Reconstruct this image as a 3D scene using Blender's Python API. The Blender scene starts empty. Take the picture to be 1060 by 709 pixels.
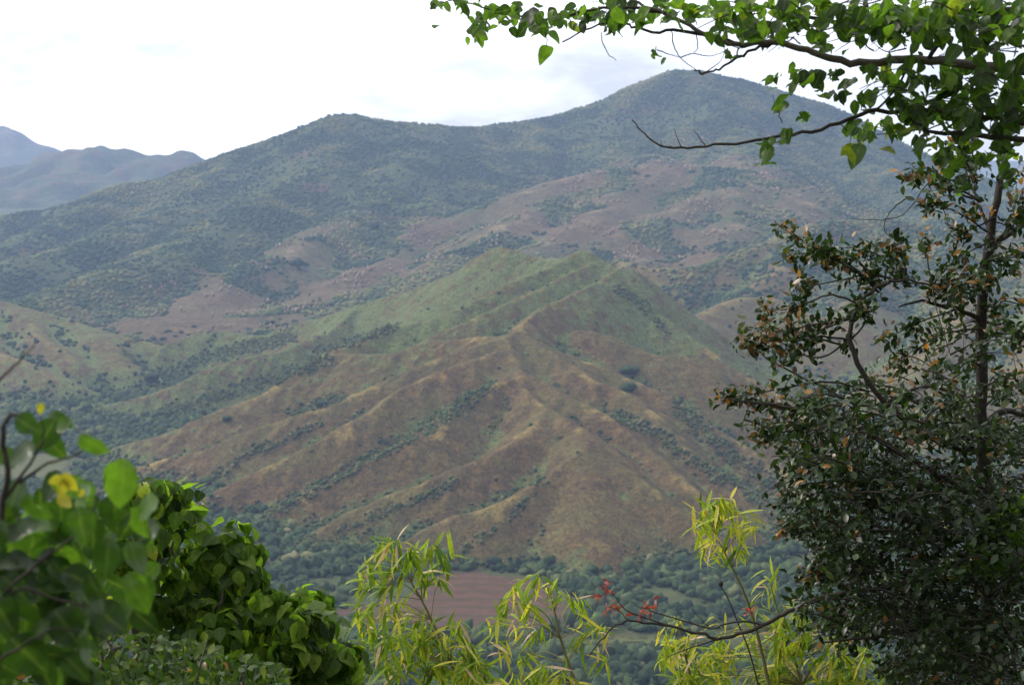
import bpy, math, random
import numpy as np
from mathutils import Vector

random.seed(7)
rng = np.random.default_rng(7)
SC = bpy.context.scene
COL = SC.collection
R = math.radians

# ------------------------------------------------------------------ camera
F = 1681.0                      # focal length in photo pixels (photo 1060 x 709)
CAMZ = 450.0
PITCH = math.atan((354.5 - 150.0) / F)
cam = bpy.data.cameras.new('camera')
cam.sensor_width = 36.0
cam.lens = 36.0 * F / 1060.0
cam.clip_start = 0.05
cam.clip_end = 60000
cam.dof.use_dof = True
cam.dof.focus_distance = 8.5
cam.dof.aperture_fstop = 6.7
camo = bpy.data.objects.new('camera', cam)
camo.location = (0, 0, CAMZ)
camo.rotation_euler = (math.pi / 2 - PITCH, 0, 0)
COL.objects.link(camo)
SC.camera = camo

# ------------------------------------------------------------------ world
SUN_EL, SUN_AZ = 36.0, -58.0    # ahead of the camera and to the left, behind thin cloud
w = bpy.data.worlds.new('World')
SC.world = w
w.use_nodes = True
nt = w.node_tree
nt.nodes.clear()
def N(tree, t, **kw):
    n = tree.nodes.new(t)
    for k, v in kw.items():
        setattr(n, k, v)
    return n
L = nt.links.new
sky = N(nt, 'ShaderNodeTexSky', sky_type='NISHITA')
sky.sun_disc = False
sky.sun_elevation = R(SUN_EL)
sky.sun_rotation = R(SUN_AZ)
bg1 = N(nt, 'ShaderNodeBackground'); bg1.inputs[1].default_value = 0.1
L(sky.outputs[0], bg1.inputs[0])
tc = N(nt, 'ShaderNodeTexCoord')
mp = N(nt, 'ShaderNodeMapping'); mp.inputs['Scale'].default_value = (1.0, 1.0, 2.4)
mp.inputs['Location'].default_value = (3.1, 0.4, 0.35)
L(tc.outputs['Generated'], mp.inputs[0])
n1 = N(nt, 'ShaderNodeTexNoise'); n1.inputs['Scale'].default_value = 9.0
n1.inputs['Detail'].default_value = 5; n1.inputs['Roughness'].default_value = 0.52
L(mp.outputs[0], n1.inputs['Vector'])
r1 = N(nt, 'ShaderNodeValToRGB')
e = r1.color_ramp.elements
e[0].position = 0.31; e[0].color = (0.47, 0.445, 0.44, 1)
e[1].position = 0.54; e[1].color = (1.0, 1.0, 1.0, 1)
L(n1.outputs['Fac'], r1.inputs[0])
# the cloud is brightest round the hidden sun and dullest behind the camera
nd = N(nt, 'ShaderNodeVectorMath', operation='DOT_PRODUCT')
L(tc.outputs['Generated'], nd.inputs[0])
nd.inputs[1].default_value = (math.sin(R(SUN_AZ)) * math.cos(R(SUN_EL)), math.cos(R(SUN_AZ)) * math.cos(R(SUN_EL)), math.sin(R(SUN_EL)))
mr = N(nt, 'ShaderNodeMapRange', interpolation_type='SMOOTHSTEP')
mr.inputs['From Min'].default_value = -0.3; mr.inputs['From Max'].default_value = 0.75
mr.inputs['To Min'].default_value = 0.5; mr.inputs['To Max'].default_value = 2.7
L(nd.outputs['Value'], mr.inputs['Value'])
bg2 = N(nt, 'ShaderNodeBackground')
L(mr.outputs[0], bg2.inputs[1])
L(r1.outputs[0], bg2.inputs[0])
mx = N(nt, 'ShaderNodeMixShader'); mx.inputs[0].default_value = 0.9
L(bg1.outputs[0], mx.inputs[1]); L(bg2.outputs[0], mx.inputs[2])
wo = N(nt, 'ShaderNodeOutputWorld')
L(mx.outputs[0], wo.inputs[0])

# ------------------------------------------------------------------ sun, exposure
sd = Vector((math.sin(R(SUN_AZ)) * math.cos(R(SUN_EL)), math.cos(R(SUN_AZ)) * math.cos(R(SUN_EL)), math.sin(R(SUN_EL))))
sl = bpy.data.lights.new('sun', 'SUN')
sl.energy = 2.8
sl.angle = R(7)
sl.color = (1.0, 0.93, 0.82)
slo = bpy.data.objects.new('sun', sl)
slo.rotation_euler = sd.to_track_quat('Z', 'Y').to_euler()
slo.location = (0, 0, 900)
COL.objects.link(slo)
SC.view_settings.view_transform = 'Standard'
SC.view_settings.look = 'None'
SC.view_settings.exposure = 0.1
SC.view_settings.gamma = 1.0
SC.view_settings.use_curve_mapping = False
SC.cycles.volume_bounces = 1
SC.cycles.max_bounces = 6
SC.cycles.diffuse_bounces = 3
SC.cycles.transmission_bounces = 4
SC.cycles.transparent_max_bounces = 4
SC.cycles.use_denoising = True

# ------------------------------------------------------------------ helpers
CP, SP = math.cos(PITCH), math.sin(PITCH)
def P(px, py, Y):
    """photo pixel + horizontal distance -> world point (used to survey the place)"""
    u = (px - 530.0) / F; v = (354.5 - py) / F
    dy = CP + v * SP; dz = -SP + v * CP
    k = Y / dy
    return np.array((u * k, Y, CAMZ + dz * k))
def project(x, y, z):
    zz = z - CAMZ
    f = y * CP - zz * SP
    up = y * SP + zz * CP
    return 530 + F * x / f, 354.5 - F * up / f

def perlin(x, y, seed=0):
    r = np.random.default_rng(seed)
    ang = r.random((256, 256)) * 2 * np.pi
    gx, gy = np.cos(ang), np.sin(ang)
    xi = np.floor(x).astype(int); yi = np.floor(y).astype(int)
    xf = x - xi; yf = y - yi
    u = xf * xf * xf * (xf * (xf * 6 - 15) + 10); v = yf * yf * yf * (yf * (yf * 6 - 15) + 10)
    def g(ix, iy, dx, dy):
        a = ix & 255; b = iy & 255
        return gx[a, b] * dx + gy[a, b] * dy
    n00 = g(xi, yi, xf, yf); n10 = g(xi + 1, yi, xf - 1, yf)
    n01 = g(xi, yi + 1, xf, yf - 1); n11 = g(xi + 1, yi + 1, xf - 1, yf - 1)
    return (n00 * (1 - u) + n10 * u) * (1 - v) + (n01 * (1 - u) + n11 * u) * v
def fbm(x, y, o=5, seed=0, gain=0.5):
    s = 0; a = 1.0
    for i in range(o):
        s = s + a * perlin(x * 2 ** i + 17.3 * i, y * 2 ** i + 9.1 * i, seed + i); a *= gain
    return s
def blur(A, n):
    k = np.ones(2 * n + 1) / (2 * n + 1)
    for ax in (0, 1):
        pad = [(0, 0), (0, 0)]; pad[ax] = (n, n)
        B = np.pad(A, pad, mode='edge')
        A = np.apply_along_axis(lambda m: np.convolve(m, k, 'valid'), ax, B)
    return A
def smooth01(x, a, b):
    t = np.clip((x - a) / (b - a), 0, 1)
    return t * t * (3 - 2 * t)
def in_poly(px, py, poly):
    inside = np.zeros(px.shape, bool)
    n = len(poly)
    for i in range(n):
        x0, y0 = poly[i]; x1, y1 = poly[(i + 1) % n]
        c = ((y0 > py) != (y1 > py)) & (px < (x1 - x0) * (py - y0) / (y1 - y0 + 1e-9) + x0)
        inside ^= c
    return inside
def catmull(pts, n=4):
    pts = np.asarray(pts, float)
    if len(pts) < 3:
        t = np.linspace(0, 1, n + 1)[:, None]
        return pts[0] * (1 - t) + pts[-1] * t
    out = []
    ext = np.vstack([2 * pts[0] - pts[1], pts, 2 * pts[-1] - pts[-2]])
    for i in range(1, len(ext) - 2):
        p0, p1, p2, p3 = ext[i - 1:i + 3]
        for t in np.linspace(0, 1, n, endpoint=False):
            out.append(0.5 * (2 * p1 + (p2 - p0) * t + (2 * p0 - 5 * p1 + 4 * p2 - p3) * t * t + (3 * p1 - p0 - 3 * p2 + p3) * t ** 3))
    out.append(pts[-1])
    return np.array(out)

def mesh_obj(name, verts, faces, mat, attrs=None, parent=None, smooth=True):
    """faces: numpy int array (n,4) or (n,3), or list of such arrays"""
    if not isinstance(faces, (list, tuple)):
        faces = [faces]
    me = bpy.data.meshes.new(name)
    verts = np.asarray(verts, np.float32)
    loops = np.concatenate([f.ravel() for f in faces]).astype(np.int32)
    tot = np.concatenate([np.full(len(f), f.shape[1], np.int32) for f in faces])
    st = np.concatenate([[0], np.cumsum(tot)[:-1]]).astype(np.int32)
    me.vertices.add(len(verts)); me.loops.add(len(loops)); me.polygons.add(len(tot))
    me.vertices.foreach_set('co', verts.ravel())
    me.loops.foreach_set('vertex_index', loops)
    me.polygons.foreach_set('loop_start', st)
    me.polygons.foreach_set('loop_total', tot)
    me.polygons.foreach_set('use_smooth', np.full(len(tot), smooth))
    me.update(calc_edges=True)
    for k, v in (attrs or {}).items():
        a = me.attributes.new(k, 'FLOAT', 'POINT')
        a.data.foreach_set('value', np.asarray(v, np.float32).ravel())
    me.materials.append(mat)
    o = bpy.data.objects.new(name, me)
    COL.objects.link(o)
    if parent:
        o.parent = parent
        o.matrix_parent_inverse.identity()
        # vertices are authored in world space: move them into the parent's space
        off = np.array(parent.location, np.float32)
        me.vertices.foreach_set('co', (verts - off).ravel().astype(np.float32))
        me.update()
    return o
def thing(name, label, cat, loc, group=None):
    o = bpy.data.objects.new(name, None)
    COL.objects.link(o)
    o.location = [float(c) for c in loc]; o.empty_display_size = 0.2
    tag(o, label, cat, group)
    return o
def tag(o, label, cat, group=None):
    o['label'] = label; o['category'] = cat
    if group: o['group'] = group
def struct(o):
    o['kind'] = 'structure'; return o

# ------------------------------------------------------------------ materials
def new_mat(name):
    m = bpy.data.materials.new(name); m.use_nodes = True
    m.node_tree.nodes.clear()
    return m, m.node_tree
def ramp(t, fac, stops):
    r = N(t, 'ShaderNodeValToRGB')
    el = r.color_ramp.elements
    while len(el) < len(stops): el.new(0.5)
    for e_, (p, c) in zip(el, stops):
        e_.position = p; e_.color = (*c, 1)
    t.links.new(fac, r.inputs[0])
    return r.outputs[0]
def noise(t, vec, scale, detail=6, rough=0.6, dist=0.0):
    n = N(t, 'ShaderNodeTexNoise')
    n.inputs['Scale'].default_value = scale; n.inputs['Detail'].default_value = detail
    n.inputs['Roughness'].default_value = rough; n.inputs['Distortion'].default_value = dist
    t.links.new(vec, n.inputs['Vector'])
    return n.outputs['Fac']
def mixc(t, fac, a, b, mode='MIX'):
    m = N(t, 'ShaderNodeMix', data_type='RGBA', blend_type=mode)
    if isinstance(fac, float): m.inputs[0].default_value = fac
    else: t.links.new(fac, m.inputs[0])
    for i, c in ((6, a), (7, b)):
        if isinstance(c, tuple): m.inputs[i].default_value = (*c, 1)
        else: t.links.new(c, m.inputs[i])
    return m.outputs[2]
def math_(t, op, a, b=0.0, clamp=False):
    m = N(t, 'ShaderNodeMath', operation=op, use_clamp=clamp)
    for i, c in ((0, a), (1, b)):
        if isinstance(c, (int, float)): m.inputs[i].default_value = c
        else: t.links.new(c, m.inputs[i])
    return m.outputs[0]
def attr(t, name):
    a = N(t, 'ShaderNodeAttribute'); a.attribute_name = name
    return a.outputs['Fac']
def principled_out(t, color, rough=0.9, spec=0.2, normal=None):
    b = N(t, 'ShaderNodeBsdfPrincipled')
    if isinstance(color, tuple): b.inputs['Base Color'].default_value = (*color, 1)
    else: t.links.new(color, b.inputs['Base Color'])
    b.inputs['Roughness'].default_value = rough
    b.inputs['Specular IOR Level'].default_value = spec
    if normal: t.links.new(normal, b.inputs['Normal'])
    o = N(t, 'ShaderNodeOutputMaterial')
    t.links.new(b.outputs[0], o.inputs[0])
    return b
def bump(t, h, dist, strength=1.0):
    b = N(t, 'ShaderNodeBump'); b.inputs['Distance'].default_value = dist; b.inputs['Strength'].default_value = strength
    t.links.new(h, b.inputs['Height'])
    return b.outputs[0]

def terrain_mat(name, brown, straw, green, sc, bdist):
    """dry grassland: brown flanks, straw crests, green where attribute 'green' says so"""
    m, t = new_mat(name)
    g = N(t, 'ShaderNodeNewGeometry').outputs['Position']
    big = noise(t, g, 0.012 * sc, 5, 0.6)
    mid = noise(t, g, 0.05 * sc, 8, 0.68)
    fine = noise(t, g, 0.35 * sc, 4, 0.7)
    b1 = mixc(t, ramp(t, mid, [(0.35, (0, 0, 0)), (0.65, (1, 1, 1))]), brown[0], brown[1])
    b1 = mixc(t, ramp(t, big, [(0.4, (0, 0, 0)), (0.62, (0.75,) * 3)]), b1, brown[2])
    cf = math_(t, 'ADD', attr(t, 'crest'), math_(t, 'MULTIPLY', math_(t, 'SUBTRACT', mid, 0.5), 2.0))
    c1 = mixc(t, ramp(t, cf, [(0.28, (0, 0, 0)), (0.85, (0.85,) * 3)]), b1, straw)
    gf = math_(t, 'ADD', attr(t, 'green'), math_(t, 'MULTIPLY', math_(t, 'SUBTRACT', mid, 0.5), 2.4))
    gg = mixc(t, fine, green[0], green[1])
    c2 = mixc(t, ramp(t, gf, [(0.42, (0, 0, 0)), (0.75, (0.92,) * 3)]), c1, gg)
    c3 = mixc(t, ramp(t, fine, [(0.30, (0.62,) * 3), (0.55, (1.0,) * 3), (0.75, (1.22, 1.2, 1.12))]), (0, 0, 0), c2, 'MIX')
    mul = N(t, 'ShaderNodeMix', data_type='RGBA', blend_type='MULTIPLY')
    mul.inputs[0].default_value = 1.0
    t.links.new(c2, mul.inputs[6])
    spk = noise(t, g, 0.16 * sc, 9, 0.78)
    t.links.new(ramp(t, math_(t, 'ADD', math_(t, 'MULTIPLY', fine, 0.4), math_(t, 'MULTIPLY', spk, 0.6)), [(0.39, (0.38, 0.42, 0.38)), (0.5, (1.0,) * 3), (0.61, (1.65, 1.55, 1.3))]), mul.inputs[7])
    hh = math_(t, 'ADD', math_(t, 'MULTIPLY', mid, 1.0), math_(t, 'MULTIPLY', fine, 0.35))
    principled_out(t, mul.outputs[2], 0.95, 0.1, bump(t, hh, bdist))
    return m
M_hill = terrain_mat('dry_hill_grass', ((0.066, 0.045, 0.023), (0.140, 0.090, 0.035), (0.094, 0.084, 0.030)), (0.25, 0.19, 0.06),
                     ((0.060, 0.090, 0.030), (0.125, 0.150, 0.052)), 1.0, 5.0)
M_mount = terrain_mat('mountain_ground', ((0.080, 0.055, 0.032), (0.135, 0.094, 0.050), (0.080, 0.080, 0.036)), (0.30, 0.225, 0.13),
                      ((0.026, 0.050, 0.022), (0.080, 0.100, 0.034)), 0.35, 14.0)
M_floor = terrain_mat('valley_ground', ((0.07, 0.06, 0.03), (0.12, 0.095, 0.045), (0.08, 0.075, 0.035)), (0.2, 0.17, 0.08),
                      ((0.028, 0.048, 0.018), (0.065, 0.08, 0.028)), 1.0, 3.0)

def crown_mat(name, stops):
    m, t = new_mat(name)
    g = N(t, 'ShaderNodeNewGeometry').outputs['Position']
    f = noise(t, g, 0.9, 4, 0.7)
    c = ramp(t, attr(t, 'tint'), stops)
    mul = N(t, 'ShaderNodeMix', data_type='RGBA', blend_type='MULTIPLY'); mul.inputs[0].default_value = 1.0
    t.links.new(c, mul.inputs[6])
    t.links.new(ramp(t, f, [(0.3, (0.6,) * 3), (0.7, (1.35,) * 3)]), mul.inputs[7])
    principled_out(t, mul.outputs[2], 0.9, 0.1, bump(t, f, 1.2))
    return m
M_scrub = crown_mat('scrub_leaves', [(0.0, (0.026, 0.046, 0.022)), (0.45, (0.045, 0.075, 0.028)), (0.8, (0.095, 0.125, 0.045)), (1.0, (0.19, 0.18, 0.085))])
M_forest = crown_mat('forest_leaves', [(0.0, (0.028, 0.055, 0.023)), (0.45, (0.052, 0.085, 0.030)), (0.8, (0.115, 0.140, 0.046)), (1.0, (0.17, 0.165, 0.058))])
M_pale = crown_mat('dry_scrub_leaves', [(0.0, (0.20, 0.145, 0.095)), (1.0, (0.38, 0.28, 0.18))])

def leaf_mat(name, stops, trans_mul=(1.3, 1.5, 0.6), trans=0.4, rough=0.45, spec=0.4, vein=True):
    m, t = new_mat(name)
    c = ramp(t, attr(t, 'tint'), stops)
    g = N(t, 'ShaderNodeNewGeometry')
    f = noise(t, g.outputs['Position'], 60, 3, 0.6)
    mul = N(t, 'ShaderNodeMix', data_type='RGBA', blend_type='MULTIPLY'); mul.inputs[0].default_value = 1.0
    t.links.new(c, mul.inputs[6])
    t.links.new(ramp(t, f, [(0.3, (0.75,) * 3), (0.7, (1.2,) * 3)]), mul.inputs[7])
    col = mul.outputs[2]
    if vein:
        a = ramp(t, attr(t, 'rib'), [(0.0, (0, 0, 0)), (0.8, (0, 0, 0)), (1.0, (0.22,) * 3)])
        col = mixc(t, a, col, (0.16, 0.2, 0.06))
    b = N(t, 'ShaderNodeBsdfPrincipled')
    t.links.new(col, b.inputs['Base Color'])
    b.inputs['Roughness'].default_value = rough
    b.inputs['Specular IOR Level'].default_value = spec
    tr = N(t, 'ShaderNodeBsdfTranslucent')
    tm = N(t, 'ShaderNodeMix', data_type='RGBA', blend_type='MULTIPLY'); tm.inputs[0].default_value = 1.0
    t.links.new(col, tm.inputs[6]); tm.inputs[7].default_value = (*[2.2 * k for k in trans_mul], 1)
    t.links.new(tm.outputs[2], tr.inputs[0])
    ms = N(t, 'ShaderNodeMixShader'); ms.inputs[0].default_value = trans
    t.links.new(b.outputs[0], ms.inputs[1]); t.links.new(tr.outputs[0], ms.inputs[2])
    o = N(t, 'ShaderNodeOutputMaterial'); t.links.new(ms.outputs[0], o.inputs[0])
    return m
M_darkleaf = leaf_mat('dark_glossy_leaf', [(0.0, (0.009, 0.016, 0.006)), (0.5, (0.020, 0.040, 0.011)), (0.85, (0.046, 0.076, 0.019)), (1.0, (0.085, 0.095, 0.03))], trans=0.14, rough=0.36, spec=0.24, vein=False)
M_rustleaf = leaf_mat('rusty_leaf', [(0.0, (0.07, 0.036, 0.014)), (0.6, (0.15, 0.082, 0.024)), (1.0, (0.30, 0.165, 0.035))], trans_mul=(1.2, 1.0, 0.6), trans=0.3, rough=0.4, spec=0.5, vein=False)
M_overleaf = leaf_mat('bright_leaf', [(0.0, (0.014, 0.028, 0.009)), (0.5, (0.032, 0.066, 0.013)), (0.93, (0.08, 0.14, 0.018)), (1.0, (0.13, 0.16, 0.02))], trans_mul=(1.2, 1.35, 0.5), trans=0.48, rough=0.45, spec=0.25)
M_broadleaf = leaf_mat('broad_leaf', [(0.0, (0.017, 0.036, 0.009)), (0.45, (0.052, 0.096, 0.016)), (0.9, (0.17, 0.24, 0.034)), (1.0, (0.22, 0.24, 0.03))], trans_mul=(1.2, 1.4, 0.5), trans=0.45, rough=0.5, spec=0.18)
M_nearleaf = leaf_mat('near_leaf', [(0.0, (0.008, 0.018, 0.006)), (0.5, (0.024, 0.056, 0.010)), (1.0, (0.085, 0.165, 0.018))], trans_mul=(1.2, 1.3, 0.5), trans=0.36, rough=0.36, spec=0.32)
M_yellowleaf = leaf_mat('yellow_leaf', [(0.0, (0.24, 0.26, 0.025)), (1.0, (0.36, 0.32, 0.03))], trans_mul=(0.8, 0.8, 0.4), trans=0.35)
M_bamboo = leaf_mat('bamboo_leaf', [(0.0, (0.05, 0.11, 0.012)), (0.5, (0.135, 0.215, 0.016)), (0.85, (0.27, 0.32, 0.024)), (1.0, (0.42, 0.37, 0.06))], trans_mul=(0.9, 0.95, 0.4), trans=0.36, rough=0.55, spec=0.2, vein=False)
M_strawleaf = leaf_mat('straw_leaf', [(0.0, (0.34, 0.22, 0.11)), (1.0, (0.5, 0.36, 0.22))], trans_mul=(0.8, 0.8, 0.7), trans=0.3, vein=False)
M_redleaf = leaf_mat('red_leaf', [(0.0, (0.14, 0.035, 0.026)), (1.0, (0.29, 0.09, 0.06))], trans_mul=(1, 0.6, 0.5), trans=0.35, vein=False)
M_shrubleaf = leaf_mat('shrub_leaf', [(0.0, (0.014, 0.028, 0.008)), (0.6, (0.03, 0.056, 0.013)), (1.0, (0.09, 0.115, 0.022))], trans=0.25, rough=0.55, spec=0.12, vein=False)

def bark_mat(name, c0, c1, sc=40):
    m, t = new_mat(name)
    g = N(t, 'ShaderNodeNewGeometry').outputs['Position']
    f = noise(t, g, sc, 6, 0.7)
    principled_out(t, mixc(t, f, c0, c1), 0.85, 0.2, bump(t, f, 0.01))
    return m
M_bark = bark_mat('dark_bark', (0.018, 0.015, 0.013), (0.062, 0.053, 0.045))
M_barkpale = bark_mat('pale_bark', (0.06, 0.05, 0.042), (0.17, 0.15, 0.125))
M_culm = bark_mat('bamboo_culm', (0.10, 0.10, 0.04), (0.23, 0.2, 0.09), 15)

# ------------------------------------------------------------------ terrain
def profile(d, s, wd, a=0.0, b=20.0):
    return s * (np.sqrt(d * d + wd * wd) - wd) + a * (1 - np.exp(-np.sqrt(d * d + 9) / b + 3 / b))
def survey(pts, n=4):
    return catmull([P(*p) for p in pts], n)
def add_ribs(lines, s, step, length, lift, seed, a_=0.0, b_=20.0):
    """small side spurs running down both flanks of every ridge line"""
    r = np.random.default_rng(seed); out = []
    for ln in lines:
        seg = np.linalg.norm(np.diff(ln[:, :2], axis=0), axis=1)
        cum = np.concatenate([[0], np.cumsum(seg)])
        a = step * r.uniform(0.3, 0.9); k = 0
        while a < cum[-1]:
            i = min(np.searchsorted(cum, a) - 1, len(seg) - 1); f = (a - cum[i]) / max(seg[i], 1e-6)
            p = ln[i] * (1 - f) + ln[i + 1] * f
            tdir = ln[i + 1] - ln[i]; tdir = tdir / (np.linalg.norm(tdir[:2]) + 1e-9)
            sg = 1 if tdir[2] < 0 else -1
            perp = np.array((-tdir[1], tdir[0])) * (1 if k % 2 else -1)
            dr = perp + sg * tdir[:2] * r.uniform(0.2, 0.9); dr /= np.linalg.norm(dr)
            ln_ = length * r.uniform(0.6, 1.4); pts = []
            bend = r.uniform(-0.5, 0.5)
            for q in np.linspace(0, 1, 6):
                dd = ln_ * q
                rot = bend * q; c, sn = math.cos(rot), math.sin(rot)
                d2 = np.array((dr[0] * c - dr[1] * sn, dr[0] * sn + dr[1] * c))
                off = d2 * dd
                along = off @ tdir[:2]; dperp = abs(off @ np.array((-tdir[1], tdir[0])))
                z = p[2] + tdir[2] * along - profile(dperp, s, 5, a_, b_) + lift * math.sin(math.pi * min(q * 1.1 + 0.02, 1)) - 0.4
                pts.append((p[0] + off[0], p[1] + off[1], z))
            out.append(np.array(pts)); k += 1
            a += step * r.uniform(0.6, 1.4)
    return out
def heightfield(x0, x1, y0, y1, st, groups, k, reach):
    xs = np.arange(x0, x1 + st / 2, st); ys = np.arange(y0, y1 + st / 2, st)
    X, Y = np.meshgrid(xs, ys)
    acc = np.full(X.shape, -300.0 / k)
    wx = 14 * perlin(X / 130, Y / 130, 91) * (st / 4) ** 0.5; wy = 14 * perlin(X / 130, Y / 130, 92) * (st / 4) ** 0.5
    XW, YW = X + wx, Y + wy
    for lines, s, wd, *ab in groups:
        for ln in lines:
            for a, b in zip(ln[:-1], ln[1:]):
                i0 = np.searchsorted(xs, min(a[0], b[0]) - reach); i1 = np.searchsorted(xs, max(a[0], b[0]) + reach)
                j0 = np.searchsorted(ys, min(a[1], b[1]) - reach); j1 = np.searchsorted(ys, max(a[1], b[1]) + reach)
                if i0 >= i1 or j0 >= j1: continue
                sx = XW[j0:j1, i0:i1]; sy = YW[j0:j1, i0:i1]
                dx, dy = b[0] - a[0], b[1] - a[1]; l2 = dx * dx + dy * dy + 1e-9
                t = np.clip(((sx - a[0]) * dx + (sy - a[1]) * dy) / l2, 0, 1)
                d = np.hypot(sx - a[0] - t * dx, sy - a[1] - t * dy)
                h = a[2] + t * (b[2] - a[2]) - profile(d, s, wd, *ab)
                acc[j0:j1, i0:i1] = np.logaddexp(acc[j0:j1, i0:i1], h / k)
    return xs, ys, X, Y, acc * k
def grid_faces(nx, ny, keep=None):
    i = np.arange(nx * ny).reshape(ny, nx)
    f = np.stack([i[:-1, :-1], i[:-1, 1:], i[1:, 1:], i[1:, :-1]], -1).reshape(-1, 4)
    if keep is not None:
        kk = keep.ravel()
        f = f[kk[f].any(1)]
    return f
def compact(V, Fc, A):
    used = np.unique(Fc); remap = np.full(len(V), -1); remap[used] = np.arange(len(used))
    return V[used], remap[Fc], {k: np.asarray(v).ravel()[used] for k, v in A.items()}

def floor_z(x, y):
    """valley floor: a flat river plain that climbs slowly towards the mountains, and our own hillside"""
    base = np.where(y > 1700, (y - 1700) * 0.018, 0) + np.maximum(y - 2900, 0) * 0.02
    base = np.minimum(base, 160)
    own = 448.25 - 0.56 * y - 0.00 * np.abs(x) + 6 * np.clip(y / 200, 0, 1) * perlin(x / 90, y / 90, 5)
    return np.maximum(base + 3 * perlin(x / 220, y / 220, 3), np.where(y < 900, own, -1e3))

SURF = []      # (xs, ys, H) for dropping plants on the ground
def ground_z(x, y):
    x = np.asarray(x, float); y = np.asarray(y, float)
    z = floor_z(x, y)
    for xs, ys, H in SURF:
        fx = (x - xs[0]) / (xs[1] - xs[0]); fy = (y - ys[0]) / (ys[1] - ys[0])
        ok = (fx >= 0) & (fy >= 0) & (fx < len(xs) - 1) & (fy < len(ys) - 1)
        ix = np.clip(fx.astype(int), 0, len(xs) - 2); iy = np.clip(fy.astype(int), 0, len(ys) - 2)
        u = fx - ix; v = fy - iy
        h = (H[iy, ix] * (1 - u) + H[iy, ix + 1] * u) * (1 - v) + (H[iy + 1, ix] * (1 - u) + H[iy + 1, ix + 1] * u) * v
        z = np.where(ok, np.maximum(z, h), z)
    return z

# the central dry hill: ridge lines surveyed as (photo x, photo y, distance)
HILL = [
    # crest and main ridge coming towards the viewer
    [(470, 283, 2790), (500, 264, 2770), (518, 257, 2750), (538, 261, 2720), (562, 268, 2680), (584, 267, 2640), (603, 259, 2605), (622, 269, 2590), (640, 279, 2560)],
    [(640, 279, 2560), (623, 292, 2500), (595, 302, 2440), (567, 317, 2380), (548, 331, 2320), (540, 343, 2270), (528, 349, 2240), (528, 368, 2180), (536, 384, 2120), (547, 404, 2050), (567, 420, 2000), (586, 434, 1950), (600, 450, 1905), (606, 469, 1863)],
    # left spurs
    [(518, 257, 2750), (472, 282, 2800), (440, 295, 2830), (407, 306, 2860), (370, 316, 2890), (316, 335, 2930), (280, 347, 2960), (245, 346, 2990), (215, 343, 3010), (190, 351, 3000), (165, 359, 2980)],
    [(370, 317, 2885), (345, 342, 2790), (309, 357, 2720), (288, 366, 2690), (252, 371, 2670), (220, 380, 2650), (193, 393, 2620), (159, 407, 2600), (125, 416, 2590), (80, 428, 2590)],
    [(604, 262, 2605), (577, 274, 2570), (548, 286, 2530), (514, 301, 2490), (480, 319, 2440), (438, 334, 2420), (400, 339, 2420), (375, 352, 2380), (341, 366, 2340)],
    [(622, 270, 2585), (590, 284, 2530), (555, 301, 2460), (518, 316, 2410), (490, 330, 2370), (460, 344, 2340), (434, 357, 2310)],
    [(528, 349, 2240), (484, 350, 2290), (434, 358, 2310), (407, 366, 2300), (380, 367, 2310), (355, 367, 2330), (334, 369, 2340), (318, 381, 2310), (297, 393, 2290), (268, 410, 2265), (243, 418, 2260), (220, 427, 2250), (189, 441, 2240), (166, 450, 2240), (137, 457, 2250), (110, 467, 2250), (75, 484, 2235)],
    [(528, 350, 2238), (506, 354, 2230), (475, 365, 2220), (443, 376, 2210), (407, 390, 2195), (375, 405, 2175), (337, 422, 2150), (314, 427, 2150), (275, 441, 2140), (238, 454, 2135), (209, 466, 2130), (170, 476, 2130), (135, 488, 2130)],
    [(528, 362, 2200), (506, 366, 2180), (468, 380, 2150), (438, 392, 2125), (410, 405, 2100), (390, 424, 2060), (355, 440, 2035), (332, 455, 2010), (280, 482, 1980), (236, 505, 1950), (200, 524, 1925)],
    [(540, 390, 2095), (518, 396, 2075), (497, 407, 2050), (472, 423, 2020), (454, 446, 1975), (420, 461, 1955), (386, 477, 1935), (348, 498, 1910), (314, 516, 1885), (275, 536, 1860)],
    [(570, 424, 1985), (545, 446, 1925), (515, 466, 1885), (480, 482, 1865), (440, 500, 1840), (400, 515, 1825), (360, 530, 1810), (330, 548, 1790), (300, 570, 1755)],
    [(603, 466, 1868), (571, 490, 1830), (540, 512, 1790), (512, 525, 1770), (481, 533, 1765), (452, 547, 1745), (425, 560, 1725)],
    # right spurs
    [(608, 469, 1862), (645, 485, 1840), (676, 507, 1805), (704, 527, 1775), (730, 550, 1745), (765, 580, 1700)],
    [(535, 383, 2122), (558, 392, 2095), (585, 409, 2050), (621, 425, 2010), (655, 452, 1955), (690, 482, 1895), (720, 506, 1850), (750, 530, 1820), (775, 550, 1785)],
    [(540, 345, 2260), (576, 366, 2200), (610, 389, 2140), (632, 400, 2115), (657, 413, 2085), (682, 440, 2020), (718, 475, 1950), (758, 498, 1910), (800, 526, 1860), (835, 555, 1815)],
    [(552, 350, 2260), (600, 372, 2220), (640, 387, 2190), (690, 411, 2140), (730, 439, 2085), (770, 460, 2050), (806, 482, 2010), (835, 505, 1970)],
    [(640, 280, 2558), (643, 302, 2510), (668, 317, 2480), (697, 335, 2440), (720, 352, 2410), (745, 372, 2370), (775, 393, 2330), (810, 415, 2290), (840, 440, 2240)],
    [(640, 279, 2560), (655, 281, 2570), (672, 292, 2575), (685, 302, 2570), (705, 318, 2560), (740, 341, 2540), (765, 362, 2510), (790, 381, 2490), (825, 403, 2460)],
    [(600, 340, 2330), (640, 352, 2310), (670, 366, 2290), (715, 372, 2280), (750, 390, 2250)],
]
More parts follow.
